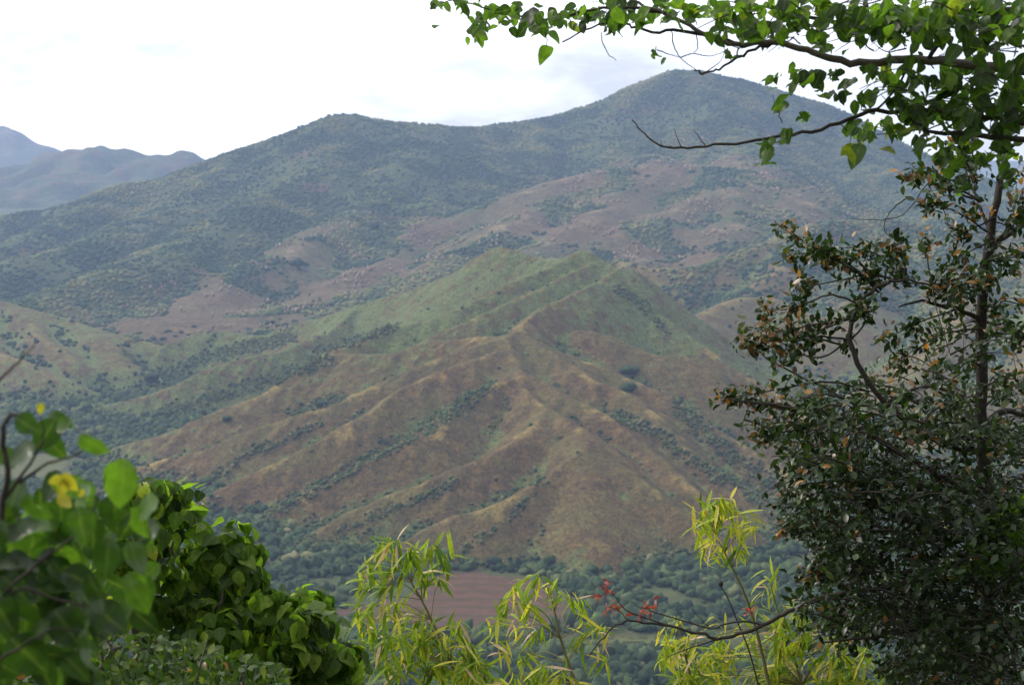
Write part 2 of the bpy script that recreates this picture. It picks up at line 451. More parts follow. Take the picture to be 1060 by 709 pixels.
LEFT = [
    [(-130, 290, 3350), (-60, 302, 3280), (0, 314, 3220), (40, 323, 3170), (80, 336, 3110), (110, 345, 3060), (140, 353, 3020), (165, 359, 2990)],
    [(62, 331, 3140), (91, 342, 3060), (107, 354, 2980), (122, 370, 2900), (132, 384, 2840)],
    [(0, 316, 3210), (-20, 345, 3000), (0, 367, 2860), (19, 373, 2830), (49, 388, 2770), (75, 400, 2730)],
    [(30, 324, 3160), (40, 345, 3010), (62, 365, 2900), (80, 380, 2830)],
    [(-130, 295, 3340), (-150, 350, 2900), (-120, 385, 2700), (-60, 405, 2630), (-10, 420, 2590)],
]
RIGHT = [
    [(640, 270, 3550), (665, 276, 3500), (702, 281, 3450), (739, 273, 3500), (778, 258, 3580), (810, 248, 3640), (838, 236, 3700), (873, 230, 3740), (905, 230, 3760), (956, 234, 3750), (1015, 240, 3720), (1070, 245, 3700), (1200, 260, 3600)],
    [(838, 237, 3695), (815, 270, 3450), (790, 295, 3280), (770, 307, 3200)],
    [(702, 345, 2950), (727, 326, 3050), (759, 311, 3130), (790, 309, 3150), (818, 316, 3120), (850, 330, 3050), (890, 345, 2960)],
    [(905, 231, 3750), (900, 275, 3400), (885, 310, 3150), (880, 340, 2980)],
    [(956, 235, 3745), (985, 275, 3400), (1000, 315, 3100), (980, 350, 2850), (940, 390, 2600)],
    [(1070, 246, 3690), (1100, 300, 3200), (1080, 360, 2750), (1020, 410, 2450), (960, 450, 2260)],
    [(1200, 262, 3590), (1200, 350, 2700), (1130, 430, 2300), (1050, 490, 2060)],
]
nose = [survey([(600, 450, 1905), (606, 476, 1858), (612, 507, 1795), (618, 546, 1730), (622, 594, 1660)])]
hl = [survey(l) for l in HILL]; ll = [survey(l) for l in LEFT]; rl = [survey(l) for l in RIGHT]
ribs = []
for L_, a_, b_ in ((hl[:2], 15, 32), (hl[2:], 9, 26), (nose, 0, 30)):
    ribs += add_ribs(L_, 0.67, 17, 55, 4.5, 14, a_, b_) + add_ribs(L_, 0.67, 36, 95, 8.0, 11, a_, b_) + add_ribs(L_, 0.67, 90, 150, 11, 12, a_, b_)
ribs2 = add_ribs(ll + rl, 0.6, 60, 170, 11, 13)
def land(name, bounds, st, groups, k, reach, nz, mat, curve_n, curve_div):
    xs, ys, X, Y, H = heightfield(*bounds, st, groups, k, reach)
    H = H + nz(X, Y, H)
    H = blur(H, 1)
    SURF.append((xs, ys, H))
    fl = floor_z(X, Y)
    keep = H > fl - 12
    B = blur(H, curve_n)
    cur = (H - B) / curve_div
    return xs, ys, X, Y, H, keep, cur, fl
def broad(H, n, div): return (H - blur(H, n)) / div
def build_land(name, X, Y, H, keep, mat, A):
    V = np.stack([X, Y, H], -1).reshape(-1, 3)
    Fc = grid_faces(X.shape[1], X.shape[0], keep)
    V, Fc, A = compact(V, Fc, A)
    return struct(mesh_obj(name, V, Fc, mat, A))

# central hill
xs, ys, X, Y, H, keep, cur, fl = land('hill', (-760, 620, 1560, 3120), 2.8,
    [(hl[:2], 0.70, 2, 17, 30), (hl[2:], 0.70, 6, 9, 26), (nose, 0.62, 16), (ribs, 0.78, 4, 3, 14)], 1.6, 330,
    lambda X, Y, H: 2.6 * fbm(X / 60, Y / 60, 4, 21) + 1.0 * fbm(X / 14, Y / 14, 3, 22), M_hill, 7, 5.0)
cur = np.where(cur < 0, np.minimum(cur, 0.75 * broad(H, 20, 7.0)), cur)
px, py = project(X, Y, H)
bc = broad(H, 12, 8.0)
crest = smooth01(0.5 * cur + bc, -0.1, 1.5) * (0.30 + 0.8 * fbm(X / 45, Y / 45, 4, 33)) * (1 - 0.35 * smooth01(Y, 2400, 2600))
back = smooth01(Y + 130 * perlin(X / 150, Y / 150, 31) - 0.12 * X, 2190, 2420)
back = np.maximum(back, 0.8 * smooth01(Y, 2650, 2800))
low = 1 - smooth01(H - fl, 6, 30)
green = 0.16 + 0.5 * smooth01(-cur, 0.15, 1.3) + 0.5 * back * (1 - 0.4 * crest) + 0.3 * low
green = np.clip(green + 0.25 * fbm(X / 170, Y / 170, 3, 41), 0, 1.2)
build_land('hill', X, Y, H, keep, M_hill, {'crest': crest, 'green': green})
HILL_SURF = (X, Y, H, cur, green, fl)

# side hills
for nm, bounds, lines, seed in (('left_hills', (-1500, -440, 2500, 3450), ll, 51), ('right_hills', (120, 1700, 2000, 3950), rl, 52)):
    xs, ys, X, Y, H, keep, cur, fl = land(nm, bounds, 7.0, [(lines, 0.6, 14), (ribs2, 0.62, 7)], 2.5, 420,
        lambda X, Y, H: 3 * fbm(X / 90, Y / 90, 4, seed), M_hill, 6, 6.0)
    crest = smooth01(cur, 0.0, 1.4) * 0.5
    green = 0.50 + 0.5 * smooth01(-cur, 0.1, 1.0) + 0.3 * fbm(X / 200, Y / 200, 3, seed + 5) + 0.3 * (1 - smooth01(H - fl, 5, 35))
    if nm == 'right_hills': green = green - 0.14
    build_land('hill', X, Y, H, keep, M_hill, {'crest': crest, 'green': np.clip(green, 0, 1.2)})
    if nm == 'left_hills': LEFT_SURF = (X, Y, H, cur, green, fl)
    else: RIGHT_SURF = (X, Y, H, cur, green, fl)

# mountain range behind
MOUNT = [
    [(-420, 330, 4500), (-250, 285, 4800), (-100, 245, 5000), (0, 222, 5150), (51, 213, 5200), (91, 202, 5250), (130, 191, 5300), (166, 186, 5350), (197, 175, 5400), (229, 166, 5420), (257, 153, 5450), (284, 142, 5480), (316, 130, 5500), (343, 120, 5520), (367, 118, 5550), (395, 125, 5600), (420, 127, 5650), (450, 129, 5700), (480, 131, 5760), (500, 131, 5800), (530, 127, 5880), (570, 121, 5980), (600, 112, 6040), (640, 97, 6090), (670, 84, 6100), (700, 74, 6110), (730, 76, 6120), (770, 84, 6150), (820, 98, 6180), (870, 118, 6180), (930, 150, 6100), (1000, 178, 6000), (1100, 215, 5850), (1300, 260, 5600), (1500, 300, 5300)],
    [(360, 119, 5540), (350, 150, 5200), (310, 185, 4850), (260, 215, 4550), (200, 245, 4250), (140, 270, 3950), (60, 300, 3650), (0, 318, 3500)],
    [(260, 154, 5450), (200, 200, 5000), (130, 235, 4600), (50, 260, 4250), (-40, 290, 3900)],
    [(130, 191, 5300), (60, 232, 4850), (-20, 262, 4500), (-120, 295, 4200)],
    [(400, 125, 5600), (420, 155, 5200), (400, 190, 4850), (360, 222, 4500), (300, 255, 4150), (240, 285, 3900), (180, 315, 3650), (150, 335, 3500)],
    [(480, 131, 5760), (480, 165, 5250), (450, 195, 4900), (440, 225, 4550), (410, 255, 4250), (370, 285, 3950), (310, 315, 3700), (260, 335, 3550)],
    [(570, 121, 5980), (560, 150, 5600), (530, 180, 5250), (510, 205, 4850)],
    [(640, 97, 6090), (640, 135, 5650), (670, 160, 5250), (690, 170, 4900)],
    [(720, 75, 6115), (740, 115, 5700), (770, 150, 5300), (775, 175, 4850)],
    [(850, 110, 6180), (880, 150, 5700), (940, 185, 5200), (980, 215, 4700), (1000, 240, 4300)],
    [(1000, 178, 6000), (1060, 220, 5300), (1090, 245, 4700)],
    # the burnt brown shoulder in the middle
    [(430, 238, 4450), (470, 226, 4520), (500, 212, 4600), (530, 200, 4650), (570, 190, 4700), (610, 181, 4750), (650, 174, 4780), (690, 171, 4790), (723, 168, 4780), (755, 173, 4760), (778, 178, 4740), (810, 185, 4690), (838, 194, 4620), (865, 207, 4540), (890, 224, 4440)],
    [(723, 169, 4780), (755, 190, 4560), (735, 202, 4450), (707, 212, 4350), (680, 225, 4230), (655, 238, 4120), (625, 252, 4000)],
    [(755, 190, 4560), (806, 198, 4480), (826, 214, 4330), (835, 235, 4130), (815, 255, 3950)],
    [(650, 175, 4775), (640, 205, 4450), (600, 230, 4200), (560, 252, 4000), (520, 275, 3800)],
    [(570, 191, 4700), (550, 220, 4350), (500, 248, 4100), (460, 275, 3850), (430, 300, 3650)],
    [(755, 190, 4560), (760, 225, 4200), (740, 255, 3950), (715, 278, 3760)],
]
ml = [survey(l, 3) for l in MOUNT]
apron = [survey(l, 3) for l in ([(-250, 318, 3700), (-100, 322, 3650), (0, 322, 3600), (100, 325, 3560), (180, 328, 3560), (260, 325, 3620), (340, 312, 3680), (420, 298, 3760), (520, 280, 3850), (620, 268, 3900), (720, 272, 3900), (820, 265, 3900), (950, 250, 4000), (1200, 260, 4200)],)]
mribs = add_ribs(ml, 0.55, 150, 420, 46, 61) + add_ribs(ml, 0.55, 70, 170, 20, 62) + add_ribs(apron, 0.16, 90, 200, 16, 63)
xs, ys, X, Y, H, keep, cur, fl = land('mountain', (-3000, 3200, 3150, 7000), 16.0, [(ml, 0.55, 30), (mribs, 0.57, 14), (apron, 0.16, 60)], 6.0, 1100,
    lambda X, Y, H: -9 + 16 * fbm(X / 330, Y / 330, 5, 71, 0.55), M_mount, 5, 16.0)
px, py = project(X, Y, H)
BURNT = [(60, 345), (90, 322), (180, 292), (250, 262), (330, 232), (400, 222), (470, 218), (520, 196), (600, 176), (720, 160), (790, 168), (895, 214), (890, 238), (800, 245), (730, 292), (640, 285), (560, 262), (500, 295), (430, 290), (330, 330), (250, 352), (150, 360)]
jx = 28 * fbm(X / 160, Y / 160, 4, 81); jy = 16 * fbm(X / 160, Y / 160, 4, 82)
burnt = blur(in_poly(px + jx, py + jy, BURNT).astype(float), 5)
band = fbm(X / 260, Y / 260, 4, 83)
crest = smooth01(cur, 0.0, 1.0) * (0.22 + 0.32 * burnt)
green = 1.05 - 0.85 * burnt + 0.55 * smooth01(-cur, 0.1, 0.9) * burnt + 0.6 * smooth01(band, 0.0, 0.3) * burnt - 0.75 * smooth01(band, 0.15, 0.5) * (1 - burnt)
build_land('mountain', X, Y, H, keep, M_mount, {'crest': crest, 'green': np.clip(green, 0, 1.2)})
MOUNT_SURF = (X, Y, H, cur, green, burnt, fl)

# farthest mountains, left
FAR = [
    [(-300, 200, 8200), (-150, 185, 8300), (-40, 178, 8400), (20, 174, 8500), (47, 162, 8600), (70, 157, 8650), (100, 154, 8700), (125, 157, 8700), (150, 158, 8700), (168, 160, 8650), (185, 171, 8600), (205, 183, 8500), (260, 215, 8200)],
    [(100, 154, 8700), (70, 180, 8100), (30, 205, 7600), (-20, 230, 7200)],
    [(150, 158, 8700), (140, 185, 8100), (110, 210, 7600)],
    [(20, 174, 8500), (-20, 200, 7900), (-60, 225, 7400)],
]
FAR2 = [[(-300, 150, 12500), (-150, 128, 12500), (-60, 133, 12400), (0, 136, 12300), (25, 143, 12300), (40, 151, 12200), (60, 164, 12000), (110, 190, 11700)]]
for lines, bnd, st, sl_, seed in ((FAR, (-4600, -900, 6900, 9400), 18.0, 0.5, 101), (FAR2, (-6500, -1500, 10500, 14000), 36.0, 0.5, 102)):
    fl_ = [survey(l, 3) for l in lines]
    fr = add_ribs(fl_, 0.6, 160, 600, 75, seed) + add_ribs(fl_, 0.6, 110, 260, 40, seed + 9)
    xs, ys, X, Y, H, keep, cur, fl = land('far', bnd, st, [(fl_, 0.6, 40), (fr, 0.6, 15)], 8.0, 1600, lambda X, Y, H: 85 * fbm(X / 300, Y / 300, 6, seed, 0.55), M_mount, 3, 20.0)
    g2 = np.clip(0.75 + 0.9 * fbm(X / 400, Y / 400, 4, seed + 1) - 0.6 * smooth01(cur, 0.1, 0.8), 0, 1.1)  # relief shading put into the colour: paler brown ribs, greener hollows
    build_land('far_mountain', X, Y, H, keep, M_mount, {'crest': smooth01(cur, 0.2, 1.3) * 0.5, 'green': g2})

# valley ground: one sheet reaching the horizon
def spaced(a, b, n, p):
    t = np.linspace(-1, 1, n); return np.sign(t) * np.abs(t) ** p * (b - a) / 2 + (a + b) / 2
gx = np.unique(np.concatenate([np.linspace(-1600, 1600, 200), np.linspace(-20000, -1600, 30), np.linspace(1600, 20000, 30)]))
gy = np.unique(np.concatenate([np.linspace(-3000, -40, 12), np.linspace(-40, 60, 60), np.linspace(60, 1000, 120), np.linspace(1000, 3600, 200), np.linspace(3600, 30000, 40)]))
GX, GY = np.meshgrid(gx, gy)
GZ = floor_z(GX, GY) + np.where(GY < 900, 0.12 * perlin(GX / 1.3, GY / 1.3, 8), 0)
GZ = np.where(GY < 0, 448.25 + 0.15 * np.minimum(-GY, 60), GZ)
gg = np.clip(0.75 + 0.4 * fbm(GX / 140, GY / 140, 3, 111), 0.3, 1.1)
struct(mesh_obj('valley_ground', np.stack([GX, GY, GZ], -1).reshape(-1, 3), grid_faces(GX.shape[1], GX.shape[0]), M_floor, {'crest': np.zeros(GX.size), 'green': gg}))

# ploughed and grassy fields at the foot of the hill (sheets a little above the ground)
def drape(name, outline, dist, mat, lift, st=6.0):
    pts = np.array([(P(a, b, 1600)[0], 0) for a, b in outline])
    ring = []
    for a, b in outline:
        # walk the sight line down to the floor
        lo, hi = 900.0, 2600.0
        for _ in range(40):
            m_ = (lo + hi) / 2; q = P(a, b, m_)
            if q[2] > floor_z(q[0], q[1]): lo = m_
            else: hi = m_
        ring.append(P(a, b, lo)[:2])
    ring = np.array(ring)
    x0, y0 = ring.min(0) - st; x1, y1 = ring.max(0) + st
    xs = np.arange(x0, x1 + st, st); ys = np.arange(y0, y1 + st, st)
    X, Y = np.meshgrid(xs, ys)
    ins = in_poly(X + 4 * perlin(X / 15, Y / 15, 7), Y + 4 * perlin(X / 15, Y / 15, 9), [tuple(p) for p in ring])
    Z = ground_z(X, Y) + lift
    V = np.stack([X, Y, Z], -1).reshape(-1, 3)
    Fc = grid_faces(X.shape[1], X.shape[0]); k = ins.ravel(); Fc = Fc[k[Fc].all(1)]
    if len(Fc) == 0: return
    V, Fc, _ = compact(V, Fc, {})
    return struct(mesh_obj(name, V, Fc, mat))
def field_mat(name, a, b, line, freq):
    m, t = new_mat(name)
    g = N(t, 'ShaderNodeNewGeometry').outputs['Position']
    n_ = noise(t, g, 0.06, 6, 0.7)
    wv = N(t, 'ShaderNodeTexWave', wave_type='BANDS', bands_direction='Y'); wv.inputs['Scale'].default_value = freq
    wv.inputs['Distortion'].default_value = 5.0; wv.inputs['Detail'].default_value = 3; wv.inputs['Detail Scale'].default_value = 0.4
    t.links.new(g, wv.inputs['Vector'])
    c = mixc(t, ramp(t, n_, [(0.3, (0, 0, 0)), (0.7, (1, 1, 1))]), a, b)
    c = mixc(t, ramp(t, wv.outputs['Fac'], [(0.0, (0.7,) * 3), (0.3, (0, 0, 0))]), c, line)
    principled_out(t, c, 0.95, 0.1, bump(t, n_, 0.6))
    return m
M_plough = field_mat('ploughed_soil', (0.062, 0.034, 0.022), (0.105, 0.060, 0.037), (0.045, 0.042, 0.022), 0.013)
M_green = field_mat('green_field', (0.042, 0.058, 0.021), (0.085, 0.088, 0.030), (0.045, 0.055, 0.022), 0.006)
M_verge = field_mat('grass_verge', (0.055, 0.066, 0.024), (0.10, 0.095, 0.036), (0.08, 0.1, 0.03), 0.01)
drape('ploughed_field', [(335, 636), (380, 622), (420, 618), (445, 598), (490, 588), (520, 596), (548, 598), (585, 622), (600, 640), (560, 652), (480, 655), (420, 646), (380, 654), (345, 648)], 0, M_plough, 0.5)
drape('green_field', [(628, 606), (645, 598), (668, 606), (690, 604), (712, 618), (738, 632), (748, 646), (722, 642), (700, 634), (672, 628), (650, 618)], 0, M_green, 0.5)
drape('grass_verge', [(590, 664), (640, 660), (690, 661), (760, 662), (760, 666), (690, 667), (640, 667), (590, 669)], 0, M_verge, 0.9)
drape('pale_field', [(-10, 488), (20, 472), (60, 468), (75, 480), (60, 492), (20, 498)], 0, M_verge, 0.5)

# ------------------------------------------------------------------ scrub and woods
def ico(sub):
    import bmesh
    bm = bmesh.new(); bmesh.ops.create_icosphere(bm, subdivisions=sub, radius=1.0)
    v = np.array([q.co[:] for q in bm.verts]); f = np.array([[q.index for q in p.verts] for p in bm.faces]); bm.free()
    return v, f
ICO1, ICO2, ICO3 = ico(1), ico(2), ico(3)
def crowns(name, x, y, size, tall, tint, mat, base, tmpl=ICO2, jit=0.33, sink=0.25, kind='stuff', z=None):
    v, f = tmpl
    n = len(x)
    z = ground_z(x, y) if z is None else z
    vv = []; ff = []; tt = []
    var = []
    for k in range(8):
        r = np.random.default_rng(500 + k)
        q = v * (1 + jit * (r.random((len(v), 1)) * 2 - 1))
        lump = perlin(v[:, 0] * 1.7 + 9 * k, v[:, 1] * 1.7 + v[:, 2] * 1.3, 200 + k)[:, None]
        var.append(q * (1 + 0.55 * lump))
    var = np.array(var)
    pick = rng.integers(0, 8, n); ang = rng.random(n) * 2 * np.pi
    b = var[pick]
    c, s = np.cos(ang)[:, None], np.sin(ang)[:, None]
    wx = (b[:, :, 0] * c - b[:, :, 1] * s) * size[:, None]
    wy = (b[:, :, 0] * s + b[:, :, 1] * c) * size[:, None]
    hz = size * tall
    wz = b[:, :, 2] * hz[:, None]
    V = np.stack([wx + x[:, None], wy + y[:, None], wz + (z + hz * (1 - sink))[:, None]], -1).reshape(-1, 3)
    Fc = (f[None] + (np.arange(n) * len(v))[:, None, None]).reshape(-1, 3)
    o = mesh_obj(name, V, Fc, mat, {'tint': np.repeat(tint, len(v))})
    if kind: o['kind'] = kind
    return o
def visible_px(x, y, z, m=40):
    a, b = project(x, y, z)
    return (a > -m) & (a < 1060 + m) & (b > -m) & (b < 709 + m)
def scatter(surf, dens, step, seed):
    """jittered grid of candidates kept with probability dens (array over the surface grid)"""
    X, Y = surf[0], surf[1]
    xs, ys = X[0], Y[:, 0]
    r = np.random.default_rng(seed)
    gx_, gy_ = np.meshgrid(np.arange(xs[0], xs[-1], step), np.arange(ys[0], ys[-1], step))
    x = (gx_ + r.random(gx_.shape) * step).ravel(); y = (gy_ + r.random(gx_.shape) * step).ravel()
    ix = np.clip(((x - xs[0]) / (xs[1] - xs[0])).astype(int), 0, len(xs) - 1); iy = np.clip(((y - ys[0]) / (ys[1] - ys[0])).astype(int), 0, len(ys) - 1)
    ok = r.random(len(x)) < dens[iy, ix]
    x, y = x[ok], y[ok]
    z = ground_z(x, y)
    v = visible_px(x, y, z)
    return x[v], y[v], z[v]
# gully scrub on the central hill
Xh, Yh, Hh, curh, grh, flh = HILL_SURF
clump = fbm(Xh / 70, Yh / 70, 4, 121)
dens = smooth01(-curh, 0.5, 1.5) * smooth01(clump, -0.3, 0.15) * 0.95 + (0.006 + 0.035 * smooth01(grh, 0.4, 0.8)) * smooth01(fbm(Xh / 25, Yh / 25, 3, 123), 0.0, 0.4)
hpx, hpy = project(Xh, Yh, Hh)
open_ = smooth01(hpx, 430, 480) * (1 - smooth01(hpx, 640, 700))
dens = np.maximum(dens, 0.85 * (1 - 0.8 * open_) * (1 - smooth01(Hh - flh + 22 * clump, 1, 16)))
STRIPS = [([(505, 402), (470, 424), (440, 446), (405, 461), (375, 478), (345, 496), (310, 516), (280, 536)], 9), ([(355, 410), (335, 416), (318, 421), (300, 428)], 6), ([(640, 432), (682, 452), (720, 482), (770, 505), (810, 545)], 9),
          ([(700, 425), (750, 470), (800, 505), (840, 560)], 12), ([(340, 374), (300, 386), (250, 402), (200, 420), (140, 440), (60, 460)], 10), ([(300, 350), (250, 362), (200, 378), (150, 396)], 9), ([(410, 340), (370, 352), (330, 362)], 5),
          ([(470, 500), (430, 520), (390, 535), (340, 560)], 7), ([(330, 440), (290, 458), (250, 475), (210, 500)], 6), ([(560, 500), (520, 545), (480, 570)], 5), ([(640, 300), (662, 316), (690, 345)], 6), ([(430, 285), (450, 280), (470, 278)], 5)]
def strip_mask(px, py, wob):
    m_ = np.zeros(px.shape)
    for ln, wd in STRIPS:
        for (ax, ay), (bx, by) in zip(ln[:-1], ln[1:]):
            dx, dy = bx - ax, by - ay
            tt_ = np.clip(((px - ax) * dx + (py - ay) * dy) / (dx * dx + dy * dy), 0, 1)
            m_ = np.maximum(m_, 1 - smooth01(np.hypot(px - ax - tt_ * dx, (py - ay - tt_ * dy)) + 7 * wob, wd * 0.45, wd))
    return m_
dens = np.maximum(dens, 0.95 * strip_mask(hpx, hpy, 0.8 * fbm(Xh / 35, Yh / 35, 4, 125)))
dens[Hh < flh - 1] = 0
x, y, z = scatter(HILL_SURF, dens, 3.3, 131)
n = len(x)
crowns('hillside_scrub', x, y, 0.6 + 2.1 * rng.random(n) ** 2.2, rng.uniform(0.7, 1.2, n), np.clip(rng.normal(0.66, 0.2, n), 0, 1), M_scrub, None)
print('scrub', n)
for sf, seed, st in ((LEFT_SURF, 132, 9.0), (RIGHT_SURF, 133, 10.0)):
    Xs, Ys, Hs, cs, gs, fs = sf
    cl = fbm(Xs / 100, Ys / 100, 4, seed)
    d = smooth01(-cs, 0.25, 1.2) * smooth01(cl, -0.2, 0.3) * 0.9 + 0.03
    d = np.maximum(d, 0.85 * (1 - smooth01(Hs - fs + 30 * cl, 2, 30))); d[Hs < fs - 1] = 0
    x, y, z = scatter(sf, d, st, seed); n = len(x)
    crowns('hillside_scrub', x, y, rng.uniform(1.6, 4.4, n), rng.uniform(0.7, 1.1, n), np.clip(rng.normal(0.42, 0.2, n), 0, 1), M_scrub, None)
    print('side scrub', n)
# valley floor woods
VX, VY = np.meshgrid(np.arange(-1300, 1300, 8.0), np.arange(1180, 3300, 8.0))
VZ = floor_z(VX, VY); VH = ground_z(VX, VY)
apx, apy = project(VX, VY, VZ)
FIELDS = [[(335, 640), (390, 608), (440, 596), (500, 588), (565, 600), (600, 628), (570, 655), (480, 660), (390, 656)], [(650, 606), (685, 604), (725, 624), (742, 644), (700, 634), (668, 622)], [(550, 662), (640, 656), (760, 655), (870, 657), (870, 671), (640, 675), (550, 676)], [(-20, 490), (20, 470), (66, 465), (85, 480), (60, 498), (-20, 505)]]
free = np.ones(VX.shape, bool)
wob_ = 10 * fbm(VX / 40, VY / 40, 3, 143)
for p_ in FIELDS: free &= ~in_poly(apx + wob_ * 1.6, apy + wob_, p_)
vd = 0.92 * smooth01(fbm(VX / 120, VY / 120, 4, 141), -0.6, -0.15) * free * (VH < VZ + 3)
x, y, z = scatter((VX, VY), vd, 6.4, 142); n = len(x)
crowns('valley_wood', x, y, 1.8 + 5.6 * rng.random(n) ** 1.7, rng.uniform(0.55, 1.25, n), np.clip(0.38 + 0.7 * fbm(x / 60, y / 60, 3, 144) + rng.normal(0, 0.2, n), 0, 1), M_scrub, None, tmpl=ICO2)
print('valley', n)
# mountain forest canopy
Xm, Ym, Hm, cm, gm, bm_, fm = MOUNT_SURF
fd = np.clip((1 - bm_) * (0.25 + 0.75 * smooth01(fbm(Xm / 200, Ym / 200, 4, 151), -0.3, 0.1)) + bm_ * (0.004 + 0.9 * smooth01(gm + 0.35 * fbm(Xm / 70, Ym / 70, 4, 154), 0.5, 0.8)) , 0, 1)
fd[Hm < fm - 1] = 0
x, y, z = scatter(MOUNT_SURF, fd, 10.0, 152)
# drop what lies on slopes turned away
n = len(x)
tn = np.clip(0.45 + 1.5 * fbm(x / 130, y / 130, 4, 153) + 0.9 * fbm(x / 420, y / 420, 2, 155) + rng.normal(0, 0.16, n), 0, 1)
crowns('mountain_forest', x, y, 3.4 + 4.2 * rng.random(n) ** 1.8, rng.uniform(0.5, 0.8, n), tn, M_forest, None, tmpl=ICO1, sink=0.6)
print('forest', n)
# pale dry bushes on the burnt slope
pdn = bm_ * smooth01(fbm(Xm / 110, Ym / 110, 4, 161), 0.15, 0.5) * 0.5 * (Hm > fm)
x, y, z = scatter(MOUNT_SURF, pdn, 9.0, 162); n = len(x)
crowns('dry_scrub', x, y, rng.uniform(1.4, 3.6, n), rng.uniform(0.9, 1.9, n), rng.random(n), M_pale, None, tmpl=ICO1)
print('pale', n)

# single trees one can pick out on the slopes
def drop(px_, py_, near, far):
    ys_ = np.linspace(near, far, 1500)
    pts = np.array([P(px_, py_, q) for q in ys_])
    g = ground_z(pts[:, 0], pts[:, 1])
    hit = np.nonzero(pts[:, 2] <= g)[0]
    i = hit[0] if len(hit) else -1
    return pts[i]
def slope_tree(px_, py_, near, far, r, h, label, tint=0.2):
    p = drop(px_, py_, near, far)
    t = thing('tree', label, 'tree', (p[0], p[1], p[2] - 0.5))
    tv, tf = tube_mesh([np.array((p[0], p[1], p[2] - 1)), np.array((p[0] + 0.3, p[1], p[2] + h * 0.3)), np.array((p[0], p[1], p[2] + h * 0.7))], [r * 0.12, r * 0.09, r * 0.03], 7)
    mesh_obj('trunk', tv, tf, M_bark, parent=t)
    k = 9; xx = p[0] + rng.normal(0, r * 0.42, k); yy = p[1] + rng.normal(0, r * 0.42, k)
    v, f = ICO3
    V = []; Fc = []; 
    for i in range(k):
        cz = p[2] + h * rng.uniform(0.45, 0.85); rr = r * rng.uniform(0.38, 0.62)
        q = v * (1 + 0.25 * (rng.random((len(v), 1)) - 0.5) + 0.5 * perlin(v[:, 0] * 2 + i * 3, v[:, 1] * 2 + v[:, 2], 300 + i)[:, None])
        V.append(q * rr * np.array((1, 1, 0.8)) + np.array((xx[i], yy[i], cz))); Fc.append(f + i * len(v))
    V = np.concatenate(V); Fc = np.concatenate(Fc)
    mesh_obj('crown', V, Fc, M_scrub, {'tint': np.full(len(V), tint)}, parent=t)
def tube_mesh(pts, rad, n=6):
    pts = np.asarray(pts, float); rad = np.asarray(rad, float)
    T = np.gradient(pts, axis=0); T /= np.linalg.norm(T, axis=1, keepdims=True) + 1e-12
    ref = np.array((0.31, 0.17, 0.93)); 
    A = np.cross(T, ref); A /= np.linalg.norm(A, axis=1, keepdims=True) + 1e-9
    B = np.cross(T, A)
    a = np.linspace(0, 2 * np.pi, n, endpoint=False)
    V = pts[:, None] + rad[:, None, None] * (A[:, None] * np.cos(a)[None, :, None] + B[:, None] * np.sin(a)[None, :, None])
    m = len(pts)
    i = np.arange(m - 1)[:, None] * n; j = np.arange(n)[None]; j2 = (j + 1) % n
    Fc = np.stack([i + j, i + j2, i + n + j2, i + n + j], -1).reshape(-1, 4)
    return V.reshape(-1, 3), Fc
slope_tree(309, 279, 3150, 4800, 16, 24, 'dark round tree standing alone on the brown slope of the far mountain', 0.05)
slope_tree(387, 239, 3300, 5200, 15, 22, 'dark bushy tree on the far brown slope, above the lone round tree', 0.08)
slope_tree(333, 422, 1900, 2500, 8, 9, 'dark tree at the head of a gully on the left flank of the dry hill', 0.08)
slope_tree(236, 436, 1900, 2600, 7, 7, 'small round bush alone on the golden left spur of the dry hill', 0.2)
slope_tree(654, 387, 1900, 2600, 11, 8, 'upper of two dark green bushes in the saddle on the right flank', 0.25)
slope_tree(649, 404, 1900, 2600, 11, 8, 'lower of two dark green bushes in the saddle on the right flank', 0.25)
slope_tree(155, 396, 2000, 2900, 13, 14, 'big dark tree in the hollow between the left hills', 0.03)

# ------------------------------------------------------------------ leaves and branches near the camera
class Tubes:
    def __init__(s): s.V = []; s.F = []; s.n = 0
    def add(s, pts, r0, r1, n=6, sub=4, wob=0.0):
        pts = catmull(pts, sub) if sub > 1 else np.asarray(pts, float)
        if wob:
            k = len(pts); pts = pts.copy(); pts[1:-1] += rng.normal(0, wob, (k - 2, 3))
        t = np.linspace(0, 1, len(pts))
        v, f = tube_mesh(pts, r0 * (1 - t) + r1 * t, n)
        s.V.append(v); s.F.append(f + s.n); s.n += len(v)
        return pts
    def build(s, name, mat, parent):
        return mesh_obj(name, np.concatenate(s.V), np.concatenate(s.F), mat, parent=parent)
def leaf_tmpl(width, fold, curl, nl=6, shape='oval', wave=0.0):
    t = np.linspace(0, 1, nl)
    if shape == 'heart': wv = np.array([0.30, 0.92, 1.0, 0.78, 0.42, 0.04]) if nl == 6 else np.sin(np.pi * t ** 0.6)
    elif shape == 'ovate':
        wv = (t + 0.01) ** 0.55 * (1.0001 - t) ** 0.95; wv = wv / wv.max()
    elif shape == 'lance': wv = np.sin(np.pi * np.clip(t * 0.97 + 0.03, 0, 1) ** 0.75) ** 0.9
    else: wv = np.sin(np.pi * np.clip(t * 0.95 + 0.04, 0, 1) ** 0.85)
    V = []; rib = []
    for i, a in enumerate(t):
        hw = 0.5 * width * wv[i]
        y = math.sin(curl * a) / curl if abs(curl) > 1e-3 else a
        z = -(1 - math.cos(curl * a)) / curl if abs(curl) > 1e-3 else 0
        for sx in (-1, 0, 1):
            V.append((sx * hw, y, z + (fold * hw if sx else 0) + wave * math.sin(9 * a + sx) * hw)); rib.append(1.0 if sx == 0 else 0.0)
    V = np.array(V); Fc = []
    for i in range(nl - 1):
        for k in range(2):
            a = i * 3 + k; Fc.append((a, a + 1, a + 4, a + 3))
    return V, np.array(Fc), np.array(rib)
